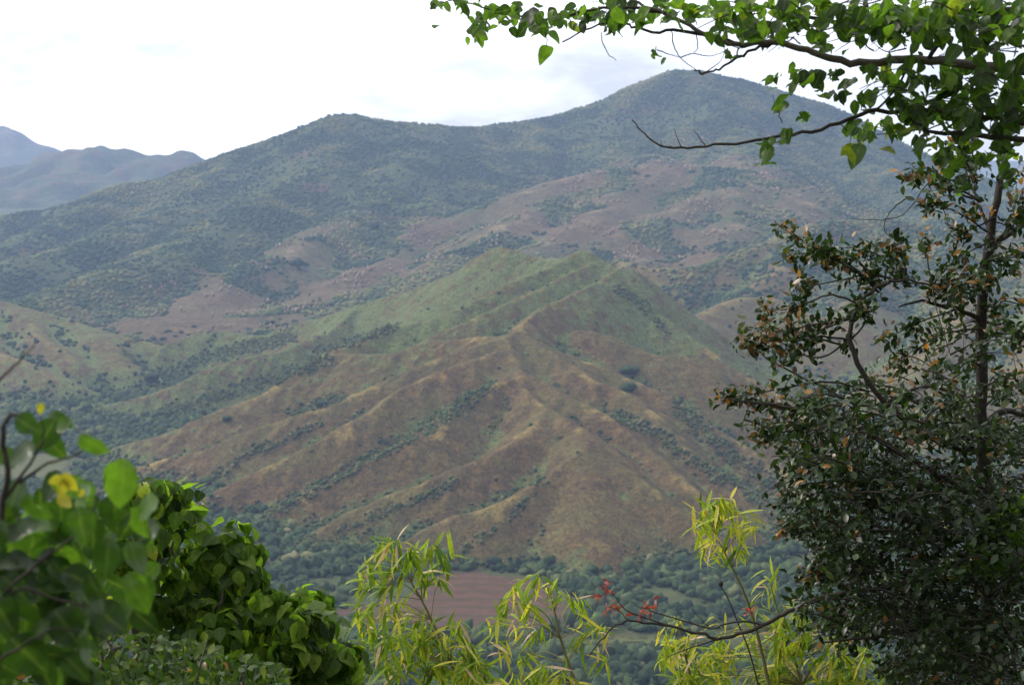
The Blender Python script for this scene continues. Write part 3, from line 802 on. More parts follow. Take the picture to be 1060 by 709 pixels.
class Leaves:
    def __init__(s, tmpls): s.t = tmpls; s.p = []; s.d = []; s.n = []; s.s = []; s.c = []
    def add(s, p, d, n, size, tint): s.p.append(p); s.d.append(d); s.n.append(n); s.s.append(size); s.c.append(tint)
    def build(s, name, mat, parent):
        p = np.array(s.p); d = np.array(s.d); n_ = np.array(s.n); sz = np.array(s.s); c = np.clip(np.array(s.c), 0, 1)
        d /= np.linalg.norm(d, axis=1, keepdims=True) + 1e-9
        z = n_ - (n_ * d).sum(1, keepdims=True) * d; z /= np.linalg.norm(z, axis=1, keepdims=True) + 1e-9
        x = np.cross(d, z)
        pick = rng.integers(0, len(s.t), len(p))
        VV = []; FF = []; TT = []; RR = []; off = 0
        for k, (v, f, rib) in enumerate(s.t):
            m = pick == k
            if not m.any(): continue
            W = p[m][:, None] + sz[m][:, None, None] * (v[None, :, 0:1] * x[m][:, None] + v[None, :, 1:2] * d[m][:, None] + v[None, :, 2:3] * z[m][:, None])
            VV.append(W.reshape(-1, 3)); q = len(W)
            FF.append((f[None] + (np.arange(q) * len(v))[:, None, None]).reshape(-1, 4) + off)
            TT.append(np.repeat(c[m], len(v))); RR.append(np.tile(rib, q)); off += q * len(v)
        return mesh_obj(name, np.concatenate(VV), np.concatenate(FF), mat, {'tint': np.concatenate(TT), 'rib': np.concatenate(RR)}, parent=parent)
def unit(v): v = np.asarray(v, float); return v / (np.linalg.norm(v) + 1e-9)
def rv(s=1.0): return rng.normal(0, s, 3)
UP = np.array((0, 0, 1.0))
OVAL = [leaf_tmpl(0.5, 0.25, 0.5), leaf_tmpl(0.56, 0.1, -0.3), leaf_tmpl(0.46, 0.35, 0.9)]
HEART = [leaf_tmpl(0.82, 0.25, 0.7, 6, 'heart', 0.08), leaf_tmpl(0.76, 0.35, 1.1, 6, 'heart', 0.1), leaf_tmpl(0.86, 0.15, 0.4, 6, 'heart', 0.06)]
WIDE = [leaf_tmpl(0.62, 0.2, 0.6, 9, 'ovate', 0.10), leaf_tmpl(0.7, 0.32, 0.3, 9, 'ovate', 0.14), leaf_tmpl(0.54, 0.25, 1.1, 9, 'ovate', 0.12), leaf_tmpl(0.6, 0.45, -0.5, 9, 'ovate', 0.16)]
LANCE = [leaf_tmpl(0.12, 0.3, 0.5, 6, 'lance'), leaf_tmpl(0.11, 0.4, 1.0, 6, 'lance'), leaf_tmpl(0.14, 0.2, 0.25, 6, 'lance'), leaf_tmpl(0.12, 0.3, 1.3, 6, 'lance')]
def gz(x, y): return float(ground_z(np.array([x]), np.array([y]))[0])
def sample_poly(poly, n):
    poly = list(poly); a = np.array(poly); out = []
    lo, hi = a.min(0), a.max(0)
    while len(out) < n:
        q = rng.uniform(lo, hi, (n, 2))
        out += list(q[in_poly(q[:, 0], q[:, 1], poly)])
    return np.array(out[:n])

# --- the dark glossy tree on the right -----------------------------------------
D = 8.2
root = P(1024, 709, D); root[2] = gz(root[0], D) - 0.1
t = thing('tree', 'tall dark tree with small glossy leaves and rusty leaf tips, right foreground', 'tree', root)
tr = Tubes()
trunk_pts = [root, P(1034, 1100, D), P(1030, 800, D), P(1026, 700, D), P(1024, 600, D), P(1020, 500, D), P(1016, 400, D), P(1018, 300, D), P(1026, 245, D), P(1034, 195, D), P(1046, 140, D + 0.1), P(1052, 95, D + 0.2)]
tr.add(trunk_pts, 0.055, 0.010, 9, 4, 0.004)
tr.build('trunk', M_bark, t)
BOUGHS = [   # thick boughs: photo points, depth offset, start/end radius
    ([(1018, 470), (960, 452), (905, 405), (880, 352), (886, 325), (897, 306), (912, 295), (935, 290), (965, 296)], -0.25, 0.017, 0.005),
    ([(1024, 260), (1040, 245), (1062, 232)], 0.1, 0.022, 0.012),
    ([(1026, 242), (1010, 205), (1008, 180)], 0.2, 0.01, 0.004),
    ([(1017, 330), (990, 320), (955, 312), (930, 318)], -0.1, 0.014, 0.004),
    ([(1018, 440), (1040, 425), (1065, 430)], 0.2, 0.02, 0.012),
    ([(1022, 560), (960, 545), (890, 520), (835, 510)], -0.3, 0.02, 0.004),
    ([(1022, 600), (960, 600), (900, 610), (838, 622), (811, 636), (790, 647), (765, 656), (743, 661), (725, 656), (693, 648), (660, 643), (642, 645), (625, 659), (610, 678)], -0.4, 0.0145, 0.003),
    ([(1020, 520), (950, 480), (860, 430), (800, 420), (752, 412)], -0.35, 0.02, 0.003),
    ([(1018, 420), (960, 400), (900, 420), (850, 400), (800, 375), (776, 358)], 0.25, 0.011, 0.003),
    ([(1024, 640), (960, 650), (900, 660), (850, 665)], -0.2, 0.016, 0.004),
]
def bough(pts, dd, D): 
    k = len(pts); return [P(a, b, D + dd * min(1, i / 2.0)) for i, (a, b) in enumerate(pts)]
SKEL = [catmull(trunk_pts[2:], 6)]
for pts, dd, r0, r1 in BOUGHS:
    SKEL.append(catmull(bough(pts, dd, D), 4))
    bt = Tubes(); bt.add(bough(pts, dd, D), r0, r1, 7, 4, 0.004)
    if len(pts) == 14:     # the long bare bough with forks and red young leaves
        for fk, q0, q1 in (([(790, 647), (770, 643), (752, 645), (735, 650), (700, 640), (678, 634), (672, 630)], 0.008, 0.003),
                           ([(693, 648), (670, 640), (650, 632), (640, 622), (633, 612)], 0.006, 0.0025),
                           ([(743, 661), (722, 668), (700, 676), (690, 680)], 0.006, 0.002),
                           ([(660, 643), (650, 640), (640, 632), (630, 628)], 0.004, 0.002), ([(678, 634), (662, 628), (652, 622)], 0.003, 0.0015),
                           ([(735, 650), (725, 640), (715, 628)], 0.003, 0.0015)):
            bt.add([P(a, b, D - 0.4) for a, b in fk], q0 * 0.75, q1 * 0.8, 5, 3, 0.002)
        bo = bt.build('bare_branch', M_bark, t)
        rl_ = Leaves([leaf_tmpl(0.35, 0.3, 0.8), leaf_tmpl(0.3, 0.4, 1.3)])
        for cx, cy, k in ((629, 606, 12), (622, 619, 8), (632, 629, 9), (672, 628, 13), (664, 633, 6), (775, 633, 9)):
            for _ in range(k):
                rl_.add(P(cx + rng.normal(0, 3), cy + rng.normal(0, 3), D - 0.4), unit(rv() + np.array((0, 0, -0.5))), rv(), rng.uniform(0.03, 0.055), rng.random())
        ro = rl_.build('red_leaves', M_redleaf, t); ro['label'] = 'small tufts of red young leaves on the bare bough'
    else:
        bt.build('branch', M_bark, t)
DL = Leaves(OVAL); RL = Leaves(OVAL); TW = Tubes()
def spray(path, leaves, dens, size, rust=0.25, spread=0.055, col=0.45):
    """leafy twig: path in world points; small leaves set alternately and in tufts"""
    pts = catmull(path, 5)
    TW.add(path, 0.006, 0.0018, 4, 4, 0.002)
    seg = np.linalg.norm(np.diff(pts, axis=0), axis=1).sum()
    n = int(seg * dens)
    cen = np.sort(rng.random(max(2, int(seg / 0.085))) ** 0.8)
    for i in range(n):
        f = float(np.clip(rng.choice(cen) + rng.normal(0, 0.035), 0, 0.999))
        k = min(int(f * (len(pts) - 1)), len(pts) - 2)
        p = pts[k] + (pts[k + 1] - pts[k]) * rng.random()
        tan = unit(pts[k + 1] - pts[k])
        d = unit(tan * 0.5 + rv(0.75) + np.array((0, 0, -0.15)))
        s = size * rng.uniform(0.5, 1.15)
        p = p + rv(spread * 0.55)
        nn = UP + rv(0.55)
        if rng.random() < rust * (0.25 + 1.5 * f * f): RL.add(p, d, nn, s, rng.random())
        else: leaves.add(p, d, nn, s, col + rng.normal(0, 0.25))
SPRAYS = [
    [(912, 296), (880, 278), (850, 260), (825, 246), (803, 232)],
    [(912, 295), (890, 272), (868, 262), (845, 262), (822, 268)],
    [(935, 290), (915, 268), (890, 258), (865, 256)],
    [(935, 290), (930, 272), (925, 258), (930, 252)],
    [(965, 296), (960, 270), (955, 255), (962, 248)],
    [(965, 296), (985, 272), (995, 262)],
    [(930, 290), (900, 285), (870, 290), (840, 296), (823, 300)],
    [(890, 315), (862, 305), (840, 312), (815, 320), (790, 320)],
    [(884, 330), (850, 335), (820, 340), (795, 345)],
    [(880, 352), (845, 348), (810, 352), (773, 357)],
    [(880, 352), (850, 370), (820, 365), (800, 378)],
    [(900, 405), (860, 395), (820, 400), (780, 408), (746, 412)],
    [(860, 430), (825, 425), (790, 418), (760, 413)],
    [(880, 425), (840, 440), (800, 450), (776, 452)],
    [(890, 430), (850, 460), (815, 470)],
    [(880, 352), (895, 335), (893, 320), (890, 310)],
    [(965, 296), (985, 290), (1010, 285), (1030, 290)],
    [(990, 320), (960, 330), (930, 345), (905, 352)],
    [(1018, 340), (980, 345), (950, 360), (925, 380)],
    [(890, 520), (850, 515), (825, 505), (812, 512)],
    [(900, 540), (860, 540), (830, 545), (812, 545)],
    [(890, 520), (860, 490), (835, 480), (815, 488)],
    [(960, 600), (900, 590), (860, 588), (835, 598)],
    [(1022, 240), (1000, 225), (980, 215), (960, 212)],
    [(1010, 205), (985, 192), (960, 180), (940, 178)],
    [(1008, 190), (1000, 170), (985, 160)], [(1040, 245), (1055, 220), (1062, 205)], [(1034, 195), (1055, 180), (1065, 172)],
    [(1030, 225), (1010, 235), (990, 245)], [(1022, 270), (1042, 265), (1062, 262)], [(1020, 290), (1000, 300), (975, 305)], [(1018, 320), (1040, 312), (1062, 318)], [(1016, 350), (1040, 345), (1064, 352)], [(1018, 380), (1000, 372), (985, 380)], [(1017, 400), (1044, 392), (1064, 396)], [(1028, 250), (1008, 258), (992, 270)],
]
for s_ in SPRAYS:
    for rep in range(1 + (rng.random() < 0.3)):
        dd = rng.uniform(-0.5, 0.35)
        spray([P(a + rng.normal(0, 5) * (rep > 0), b + rng.normal(0, 5) * (rep > 0), D + dd * i / len(s_) - 0.1) for i, (a, b) in enumerate(s_)], DL, 230, 0.052, 0.13)
SKEL = np.concatenate([k_ for k_ in SKEL]); SKEL = SKEL[[bool(project(*q)[0] > 800) for q in SKEL]]
MASS = [(905, 392), (960, 350), (1000, 300), (1040, 282), (1068, 285), (1068, 720), (930, 720), (905, 668), (860, 650), (848, 630), (845, 600), (850, 570), (828, 540), (830, 515), (812, 500), (822, 470), (790, 445), (830, 425), (860, 400)]
for a, b in sample_poly(MASS, 560):
    keep_p = 1.0
    if b < 470: keep_p = 0.8
    if b < 400: keep_p = 0.30 if a > 960 else 0.30
    if b < 330: keep_p = 0.16
    if a > 1010 and b < 520: keep_p *= 0.7
    if rng.random() > keep_p: continue
    y_ = D + rng.uniform(-0.9, 0.9)
    dx = rng.uniform(20, 70) * (1 if rng.random() < 0.25 else -1); dy = rng.uniform(-40, 25)
    p0 = P(a - dx * 0.5, b - dy * 0.5, y_ + 0.1)
    q0 = SKEL[np.argmin(((SKEL - p0) ** 2).sum(1))]
    TW.add([q0, (q0 + p0) / 2 + rv(0.04), p0], 0.0032, 0.0018, 4, 3)
    spray([P(a - dx * 0.5, b - dy * 0.5, y_ + 0.1), P(a, b - 4, y_), P(a + dx * 0.5, b + dy * 0.5 + 4, y_ - rng.uniform(0, 0.25))], DL, 90, 0.053, 0.06 if b < 480 else 0.02, 0.07, 0.42 if b < 480 else 0.25)  # lower leaves darker: shade inside the crown put into their tint
# a few bare hanging twigs in the gap below the upper boughs
for pts in ([(1009, 182), (990, 172), (960, 190), (935, 222), (905, 228), (880, 226)], [(960, 190), (975, 215), (985, 240)], [(940, 205), (925, 215), (915, 235), (925, 248)], [(1018, 300), (1000, 285), (985, 300)], [(1030, 230), (1050, 235), (1066, 228)]):
    TW.add([P(a, b, D) for a, b in pts], 0.004, 0.0015, 4, 4, 0.002)
for c in ((1010, 222, 10), (1023, 218, 6), (1004, 216, 5), (968, 218, 3)):
    for _ in range(c[2]):
        RL.add(P(c[0] + rng.normal(0, 4), c[1] + rng.normal(0, 3), D - 0.1), rv(), UP + rv(0.5), rng.uniform(0.04, 0.06), 1.0)
TW.build('twigs', M_bark, t)
DL.build('crown', M_darkleaf, t)
o = RL.build('rusty_leaves', M_rustleaf, t); o['label'] = 'rusty orange old leaves at the twig tips'
print('dark leaves', len(DL.p))

# --- the bright tree overhanging from the upper right ---------------------------
D2 = 5.6
b0 = P(1390, 300, D2); b0[2] = gz(b0[0], D2) - 0.1
t = thing('tree', 'bright green broad-leaved tree whose boughs overhang the top right', 'tree', b0)
tt = Tubes(); tt.add([b0, P(1385, 900, D2), P(1375, 400, D2), P(1370, 100, D2), P(1350, -200, D2 - 0.1), P(1300, -500, D2)], 0.11, 0.03, 10, 4, 0.006); tt.build('trunk', M_bark, t)
def px_tube(tb, pts, D, r0, r1, dz=0.0, n=6, wob=0.003):
    return tb.add([P(a, b, D + dz * i / max(1, len(pts) - 1)) for i, (a, b) in enumerate(pts)], r0, r1, n, 4, wob)
def twig(pts, D, r0, r1, dz=0.0, n=4, wob=0.001):
    b_ = Tubes(); px_tube(b_, pts, D, r0, r1, dz, n, wob); return b_.build('twig', M_bark, t)
OB = [
    ([(1372, 160), (1200, 95), (1062, 74), (1000, 66), (950, 62), (900, 66), (862, 61), (835, 52), (800, 44), (770, 46), (740, 40), (715, 28), (690, 14), (660, 2)], 0.0, 0.019, 0.005),
    ([(1372, 220), (1200, 165), (1062, 146), (1020, 141), (985, 138), (962, 136), (945, 125)], -0.3, 0.014, 0.005),
    ([(1200, 165), (1060, 128), (990, 118), (930, 116), (900, 115), (868, 128), (830, 138), (785, 145), (740, 151), (705, 153), (682, 149), (667, 140), (654, 124)], 0.2, 0.010, 0.0022),
    ([(1372, 80), (1200, 20), (1060, 10), (960, 15), (900, 22), (850, 20), (800, 8), (760, 2)], 0.35, 0.014, 0.004),
    ([(800, 44), (775, 55), (758, 62), (745, 72), (728, 76), (718, 73)], -0.1, 0.006, 0.0025),
    ([(760, 45), (720, 34), (690, 32), (660, 30), (640, 24), (612, 30), (582, 44)], 0.0, 0.007, 0.0025),
    ([(690, 14), (650, 8), (600, 12), (560, 22), (520, 14), (480, 2), (455, 2)], 0.1, 0.006, 0.002),
    ([(960, 64), (980, 30), (990, 0), (1000, -40)], -0.1, 0.009, 0.004),
    ([(905, 115), (925, 95), (940, 72), (948, 62)], 0.0, 0.004, 0.004),
]
for pts, dd, r0, r1 in OB:
    bt = Tubes(); px_tube(bt, pts, D2, r0, r1, dd, 8 if r0 > 0.015 else 6)
    o = bt.build('branch', M_bark if r0 < 0.015 else M_barkpale, t)
OL = Leaves(WIDE); YL = Leaves(WIDE)
for pts in ([(695, 32), (698, 48), (704, 60), (716, 70), (727, 76)], [(704, 60), (718, 56), (738, 58), (752, 52)], [(680, 52), (692, 56), (704, 60)], [(720, 34), (722, 48), (718, 56)],
            [(623, 34), (624, 44), (630, 56), (638, 63)], [(727, 76), (744, 66), (752, 52)], [(564, 34), (566, 42), (565, 48)], [(705, 153), (702, 145), (698, 134)], [(730, 151), (724, 142), (718, 134)],
            [(695, 152), (687, 152), (684, 146)], [(810, 128), (806, 118), (803, 110), (800, 98)], [(826, 138), (815, 143), (800, 150), (795, 158)], [(870, 128), (880, 140), (880, 150)],
            [(660, 2), (640, 4), (610, 2)]):
    twig(pts, D2, 0.0022, 0.0010, 0.0, 4, 0.0015)
def hang_leaf(px_, py_, size, tint, D=D2, dz=0.25, L=None):
    y_ = D + rng.uniform(-dz, dz)
    d = unit(np.array((rng.normal(-0.25, 0.75), rng.normal(0, 0.6), -0.6 + rng.normal(0, 0.5))))
    nrm = unit(np.array((rng.normal(0, 0.6), -0.4 + rng.normal(0, 0.6), 0.8)))
    p = P(px_, py_, y_)
    (L or OL).add(p - d * size * 0.5, d, nrm, size, tint)
    return p
def twig_cluster(cx, cy, rx, ry, n, size, tint, D=D2, dz=0.3):
    if n > 3: n = int(n * (1.4 if n < 20 else 1.05)); size *= 0.8; ry *= 1.15
    for _ in range(n):
        a = rng.normal(cx, rx * 0.5); b = rng.normal(cy, ry * 0.5)
        tn_ = tint - 0.05 + rng.normal(0, 0.27)
        hang_leaf(a, b, size * rng.uniform(0.6, 1.3), tn_, D, dz)
CL = [(451, 24, 3, 4, 1, .075, .8), (452, 6, 8, 6, 4, .06, .5), (478, 6, 14, 6, 6, .06, .5), (497, 26, 14, 12, 14, .06, .6), (494, 40, 8, 6, 5, .05, .7), (520, 16, 14, 12, 14, .07, .55), (535, 10, 8, 6, 6, .05, .7),
      (557, 22, 14, 13, 14, .075, .45), (533, 32, 6, 4, 2, .07, .25), (564, 55, 2, 4, 1, .075, .4), (590, 22, 14, 12, 14, .06, .5), (612, 16, 16, 14, 20, .07, .42), (640, 14, 16, 12, 18, .07, .4), (634, 32, 10, 6, 5, .07, .4),
      (662, 18, 10, 10, 9, .065, .55), (690, 10, 14, 10, 14, .07, .7), (715, 16, 14, 12, 16, .07, .6), (740, 14, 16, 14, 20, .075, .75), (770, 12, 18, 14, 24, .075, .7), (677, 57, 4, 5, 2, .065, .75), (687, 63, 3, 3, 1, .045, .75), (644, 25, 3, 3, 2, .06, .4),
      (745, 38, 10, 6, 8, .06, .6), (780, 32, 16, 12, 18, .075, .75), (755, 52, 6, 6, 4, .06, .55),
      (810, 14, 22, 16, 36, .08, .6), (800, 36, 12, 10, 12, .07, .6), (850, 14, 26, 18, 46, .08, .55), (890, 20, 26, 20, 55, .085, .5), (930, 24, 28, 22, 60, .085, .45), (970, 26, 28, 22, 60, .085, .45), (1010, 24, 28, 22, 55, .085, .45), (1045, 24, 24, 22, 50, .085, .45),
      (850, 48, 18, 8, 12, .07, .65), (800, 84, 8, 6, 5, .06, .8), (806, 106, 5, 9, 3, .085, .65), (820, 82, 9, 8, 9, .07, .65), (843, 80, 6, 14, 7, .075, .4), (864, 78, 12, 5, 6, .06, .3), (862, 101, 14, 4, 5, .075, .2), (895, 104, 12, 8, 8, .075, .6), (880, 92, 8, 6, 4, .065, .35), (920, 85, 10, 12, 9, .08, .45), (900, 75, 10, 7, 7, .07, .6),
      (945, 88, 18, 18, 26, .085, .35), (980, 90, 22, 20, 34, .085, .35), (1020, 95, 24, 22, 44, .09, .3), (1050, 100, 16, 25, 34, .09, .3), (940, 118, 14, 14, 16, .085, .4), (960, 125, 14, 14, 14, .085, .3), (1000, 122, 24, 14, 26, .085, .3), (1040, 128, 20, 14, 22, .085, .3),
      (884, 134, 14, 8, 10, .06, .75), (795, 150, 8, 8, 5, .06, .5), (793, 168, 3, 4, 1, .085, .9), (796, 160, 4, 5, 2, .07, .8), (812, 140, 8, 7, 5, .06, .45), (835, 124, 8, 4, 4, .05, .6), (880, 156, 5, 6, 4, .08, .85), (886, 163, 4, 4, 2, .08, .85), (898, 142, 8, 6, 5, .06, .5),
      (930, 140, 10, 8, 9, .07, .8), (915, 134, 10, 8, 9, .06, .7), (978, 180, 4, 4, 1, .085, 1.0), (965, 185, 3, 3, 1, .07, .9), (970, 160, 16, 10, 12, .07, .4), (1000, 150, 20, 10, 18, .07, .45), (1020, 168, 14, 10, 12, .07, .5), (985, 170, 14, 10, 9, .06, .5), (992, 195, 14, 10, 12, .055, .3), (1040, 155, 14, 10, 12, .07, .45), (955, 150, 12, 8, 8, .065, .5), (1045, 185, 10, 14, 9, .06, .45)]
for c in CL: twig_cluster(*c)
for c in ((918, 70, 3), (858, 8, 2), (985, 12, 3), (728, 8, 2), (1006, 8, 2), (880, 10, 2)):
    for _ in range(c[2]): hang_leaf(c[0] + rng.normal(0, 6), c[1] + rng.normal(0, 5), 0.07, 1.0)
# short leaf-bearing twigs through the thick part
for a, b in sample_poly([(740, 0), (1066, 0), (1066, 140), (930, 140), (930, 60), (740, 50)], 70):
    twig([(a, b), (a - rng.uniform(8, 25), b + rng.uniform(-12, 8)), (a - rng.uniform(30, 50), b + rng.uniform(-14, 18))], D2 + rng.uniform(-0.3, 0.3), 0.003, 0.001, 0.0, 4, 0.001)
OL.build('crown', M_overleaf, t)

# --- broad-leaved tree, lower left ----------------------------------------------
D3 = 7.2
b0 = P(150, 709, D3); b0[2] = gz(b0[0], D3) - 0.1
t = thing('tree', 'leafy tree with drooping heart-shaped leaves in domed tufts, lower left', 'tree', b0)
tt = Tubes(); tt.add([b0, P(150, 1100, D3), P(158, 850, D3), P(150, 720, D3), P(140, 640, D3), P(128, 585, D3 + .1), P(134, 560, D3)], 0.06, 0.014, 9, 4, 0.004); tt.build('trunk', M_barkpale, t)
for pts in ([(152, 760), (200, 720), (250, 690), (300, 668), (335, 650)], [(146, 690), (185, 650), (196, 620), (182, 590), (180, 560), (188, 520)], [(150, 720), (210, 660), (232, 610), (240, 570)], [(140, 640), (150, 590), (152, 540), (150, 510)], [(150, 730), (90, 700), (60, 690), (30, 672)], [(130, 590), (110, 560), (98, 540)], [(200, 720), (250, 712), (310, 700), (350, 685)], [(152, 680), (172, 655), (192, 668), (215, 690)]):
    bt = Tubes(); px_tube(bt, pts, D3, 0.016, 0.004, rng.uniform(-0.2, 0.2), 6, 0.005); bt.build('branch', M_barkpale, t)
BL = Leaves(HEART)
DOMES = [(186, 512, 20, 30), (152, 502, 20, 26), (168, 500, 14, 12), (140, 525, 20, 22), (190, 535, 16, 14), (120, 545, 22, 24), (160, 550, 22, 22), (240, 558, 26, 34), (258, 562, 14, 16), (215, 578, 22, 26), (250, 590, 22, 24), (190, 590, 22, 24), (165, 585, 20, 18), (140, 585, 20, 18), (205, 612, 24, 26), (240, 622, 26, 28), (165, 620, 22, 20), (275, 612, 18, 16), (318, 620, 24, 32), (300, 645, 22, 26), (335, 640, 14, 14), (265, 655, 26, 28), (225, 655, 24, 24), (350, 672, 24, 30), (322, 668, 22, 24), (285, 685, 26, 28), (240, 690, 26, 26), (200, 660, 22, 18), (185, 695, 24, 18), (330, 700, 26, 24), (365, 692, 12, 12), (210, 720, 30, 24), (270, 720, 30, 26), (340, 722, 26, 20), (130, 620, 24, 16), (110, 590, 20, 16), (100, 640, 26, 14)]
for a_, b_ in sample_poly([(100, 545), (160, 540), (200, 560), (262, 570), (255, 600), (300, 612), (340, 630), (358, 665), (360, 712), (90, 712)], 60):
    DOMES.append((a_, b_, rng.uniform(9, 17), int(rng.uniform(9, 16))))
for cx, cy, rr, n in DOMES:
    cy += 10
    y_ = D3 + rng.uniform(-0.35, 0.35)
    r_ = 0.95 * rr / F * D3
    c = P(cx, cy, y_)
    for _ in range(int(n * 1.9)):
        ph = rng.random() * 2 * np.pi; el = math.asin(rng.uniform(-0.25, 1.0))
        q = np.array((math.cos(ph) * math.cos(el), math.sin(ph) * math.cos(el), math.sin(el)))
        p = c + q * r_ * rng.uniform(0.45, 1.3) + rv(0.012)
        out = unit(np.array((q[0], q[1], 0)) + rv(0.6))
        d = unit(out * (0.25 + 0.8 * max(q[2], 0)) + np.array((0, 0, -1.0)) * (1.05 - 0.6 * max(q[2], 0)) + rv(0.32))
        nrm = unit(q + np.array((0, 0, 0.6)) + rv(0.4))
        BL.add(p, d, nrm, rng.uniform(0.062, 0.105), 0.5 + rng.normal(0, 0.24))
BL.build('crown', M_broadleaf, t)

# --- small-leaved dark shrub below it ---------------------------------------------
D4 = 5.4
b0 = P(90, 709, D4); b0[2] = gz(b0[0], D4) - 0.05
t = thing('shrub', 'small-leaved dark shrub filling the bottom left corner, a few leaves turned orange', 'shrub', b0)
st_ = Tubes()
for k in range(9):
    a = rng.uniform(-20, 260)
    st_.add([b0 + rv(0.05) * np.array((1, 1, 0)), P(a * 0.6 + 40, 900, D4 + rng.uniform(-.3, .3)), P(a, 690 + rng.uniform(-30, 20), D4 + rng.uniform(-.4, .4))], 0.014, 0.003, 5, 5, 0.01)
for pts in ([(95, 700), (105, 690), (118, 672), (126, 668)], [(118, 672), (112, 664), (110, 655)], [(95, 690), (80, 668), (70, 655)]):
    px_tube(st_, pts, D4 - 0.2, 0.009, 0.005)
st_.build('stems', M_barkpale, t)
SL = Leaves(OVAL); SO = Leaves(OVAL)
for a, b in sample_poly([(-10, 600), (60, 630), (110, 650), (170, 655), (220, 672), (300, 690), (300, 725), (-10, 725)], 1500):
    y_ = D4 + rng.uniform(-0.5, 0.5)
    q = SO if rng.random() < 0.012 else SL
    q.add(P(a, b, y_), unit(rv() + np.array((0, -0.2, -0.2))), UP + rv(0.6) + np.array((0, -0.4, 0)), rng.uniform(0.028, 0.05), 0.5 + rng.normal(0, 0.25))
SL.build('foliage', M_shrubleaf, t)
SO.build('orange_leaves', M_rustleaf, t)

# --- big soft leaves close to the lens, left ---------------------------------------
D5 = 2.3
b0 = P(-60, 709, D5); b0[2] = gz(b0[0], D5) - 0.05
t = thing('shrub', 'large-leaved shrub close to the camera at the left edge, blurred, some leaves yellow', 'shrub', b0)
st_ = Tubes()
st_.add([b0, P(-50, 1100, D5), P(-40, 800, D5), P(-10, 600, D5), P(8, 500, D5), P(2, 462, D5), P(6, 440, D5), P(14, 429, D5), P(24, 432, D5), P(30, 445, D5)], 0.007, 0.0018, 7, 4, 0.002)
for pts in ([(-20, 640), (30, 590), (70, 560), (95, 530), (110, 490)], [(-20, 640), (20, 610), (60, 620), (100, 625), (120, 605)], [(2, 520), (30, 480), (45, 450), (42, 430)], [(-30, 700), (20, 670), (60, 650), (110, 660)], [(20, 500), (50, 480), (80, 470), (95, 450)], [(-60, 470), (-20, 420), (5, 388), (22, 372), (36, 358)]):
    px_tube(st_, pts, D5, 0.003, 0.001, 0.0, 5, 0.001)
st_.build('stems', M_bark, t)
NL = Leaves(WIDE + [leaf_tmpl(0.8, 0.2, 0.5, 9, 'ovate', 0.14), leaf_tmpl(0.72, 0.5, 0.9, 9, 'ovate', 0.12)]); YLs = Leaves(WIDE)
def near_leaf(px_, py_, len_px, ang, tint, yl=False, tilt=None, dz=0.0):
    """ang: direction of the tip in the picture plane, degrees clockwise from straight down"""
    y_ = D5 + dz
    a = R(ang)
    s = (0.92 if len_px < 52 else 0.72) * len_px / F * y_
    d = unit(np.array((-math.sin(a), rng.normal(-0.15, 0.2), -math.cos(a))))
    nrm = unit(np.array((rng.normal(0, 0.45), -0.7, 0.55 + (tilt or 0) + rng.normal(0, 0.35))))
    (YLs if yl else NL).add(P(px_, py_, y_) - d * s * 0.5, d, nrm, s, tint)
EX = [(125, 502, 78, 10, 0.95), (97, 462, 40, -50, 0.7), (62, 434, 34, -80, 0.5), (46, 452, 44, 30, 0.35), (70, 440, 30, -110, 0.6), (56, 462, 44, -50, 0.5), (20, 470, 40, 60, 0.3), (30, 440, 34, -60, 0.4),
      (10, 520, 74, 30, 0.45), (38, 530, 60, -20, 0.6), (20, 555, 70, 60, 0.4), (62, 555, 60, -35, 0.5), (5, 480, 44, 20, 0.5), (85, 545, 60, -15, 0.6), (145, 620, 66, -35, 0.7), (105, 615, 70, -30, 0.25), (115, 640, 66, -60, 0.2), (60, 590, 80, -60, 0.15), (20, 600, 80, -50, 0.2), (85, 600, 60, -70, 0.2), (40, 630, 84, -50, 0.25), (5, 640, 70, -30, 0.3), (70, 650, 70, -40, 0.3), (30, 680, 80, -40, 0.35), (95, 670, 60, -20, 0.4), (0, 690, 70, -60, 0.3), (48, 700, 60, -30, 0.3), (110, 580, 50, 10, 0.5), (-10, 560, 70, 20, 0.3), (-5, 590, 70, -10, 0.25), (140, 580, 46, -20, 0.6)]
for a, b, l_, g_, c_ in EX: near_leaf(a, b, l_, g_, c_, dz=rng.uniform(-0.15, 0.25))
for _ in range(70): near_leaf(rng.uniform(40, 160), rng.uniform(500, 660), rng.uniform(26, 50), rng.uniform(-60, 60), rng.uniform(0.2, 0.9), dz=rng.uniform(0.1, 0.6))
for _ in range(90): near_leaf(rng.uniform(-25, 100), rng.uniform(540, 715), rng.uniform(36, 70), rng.uniform(-90, 60), rng.uniform(0.05, 0.75), dz=rng.uniform(0.0, 0.5), tilt=rng.normal(0.2, 0.5))
for a, b, l_, g_ in ((42, 424, 16, 0), (62, 505, 27, 20), (72, 500, 27, -30), (68, 520, 24, -50), (84, 512, 14, 10), (56, 498, 20, 60)): near_leaf(a, b, l_, g_, rng.random(), True)
NL.build('foliage', M_nearleaf, t)
o = YLs.build('yellow_leaves', M_yellowleaf, t); o['label'] = 'yellow leaves among the big green ones'

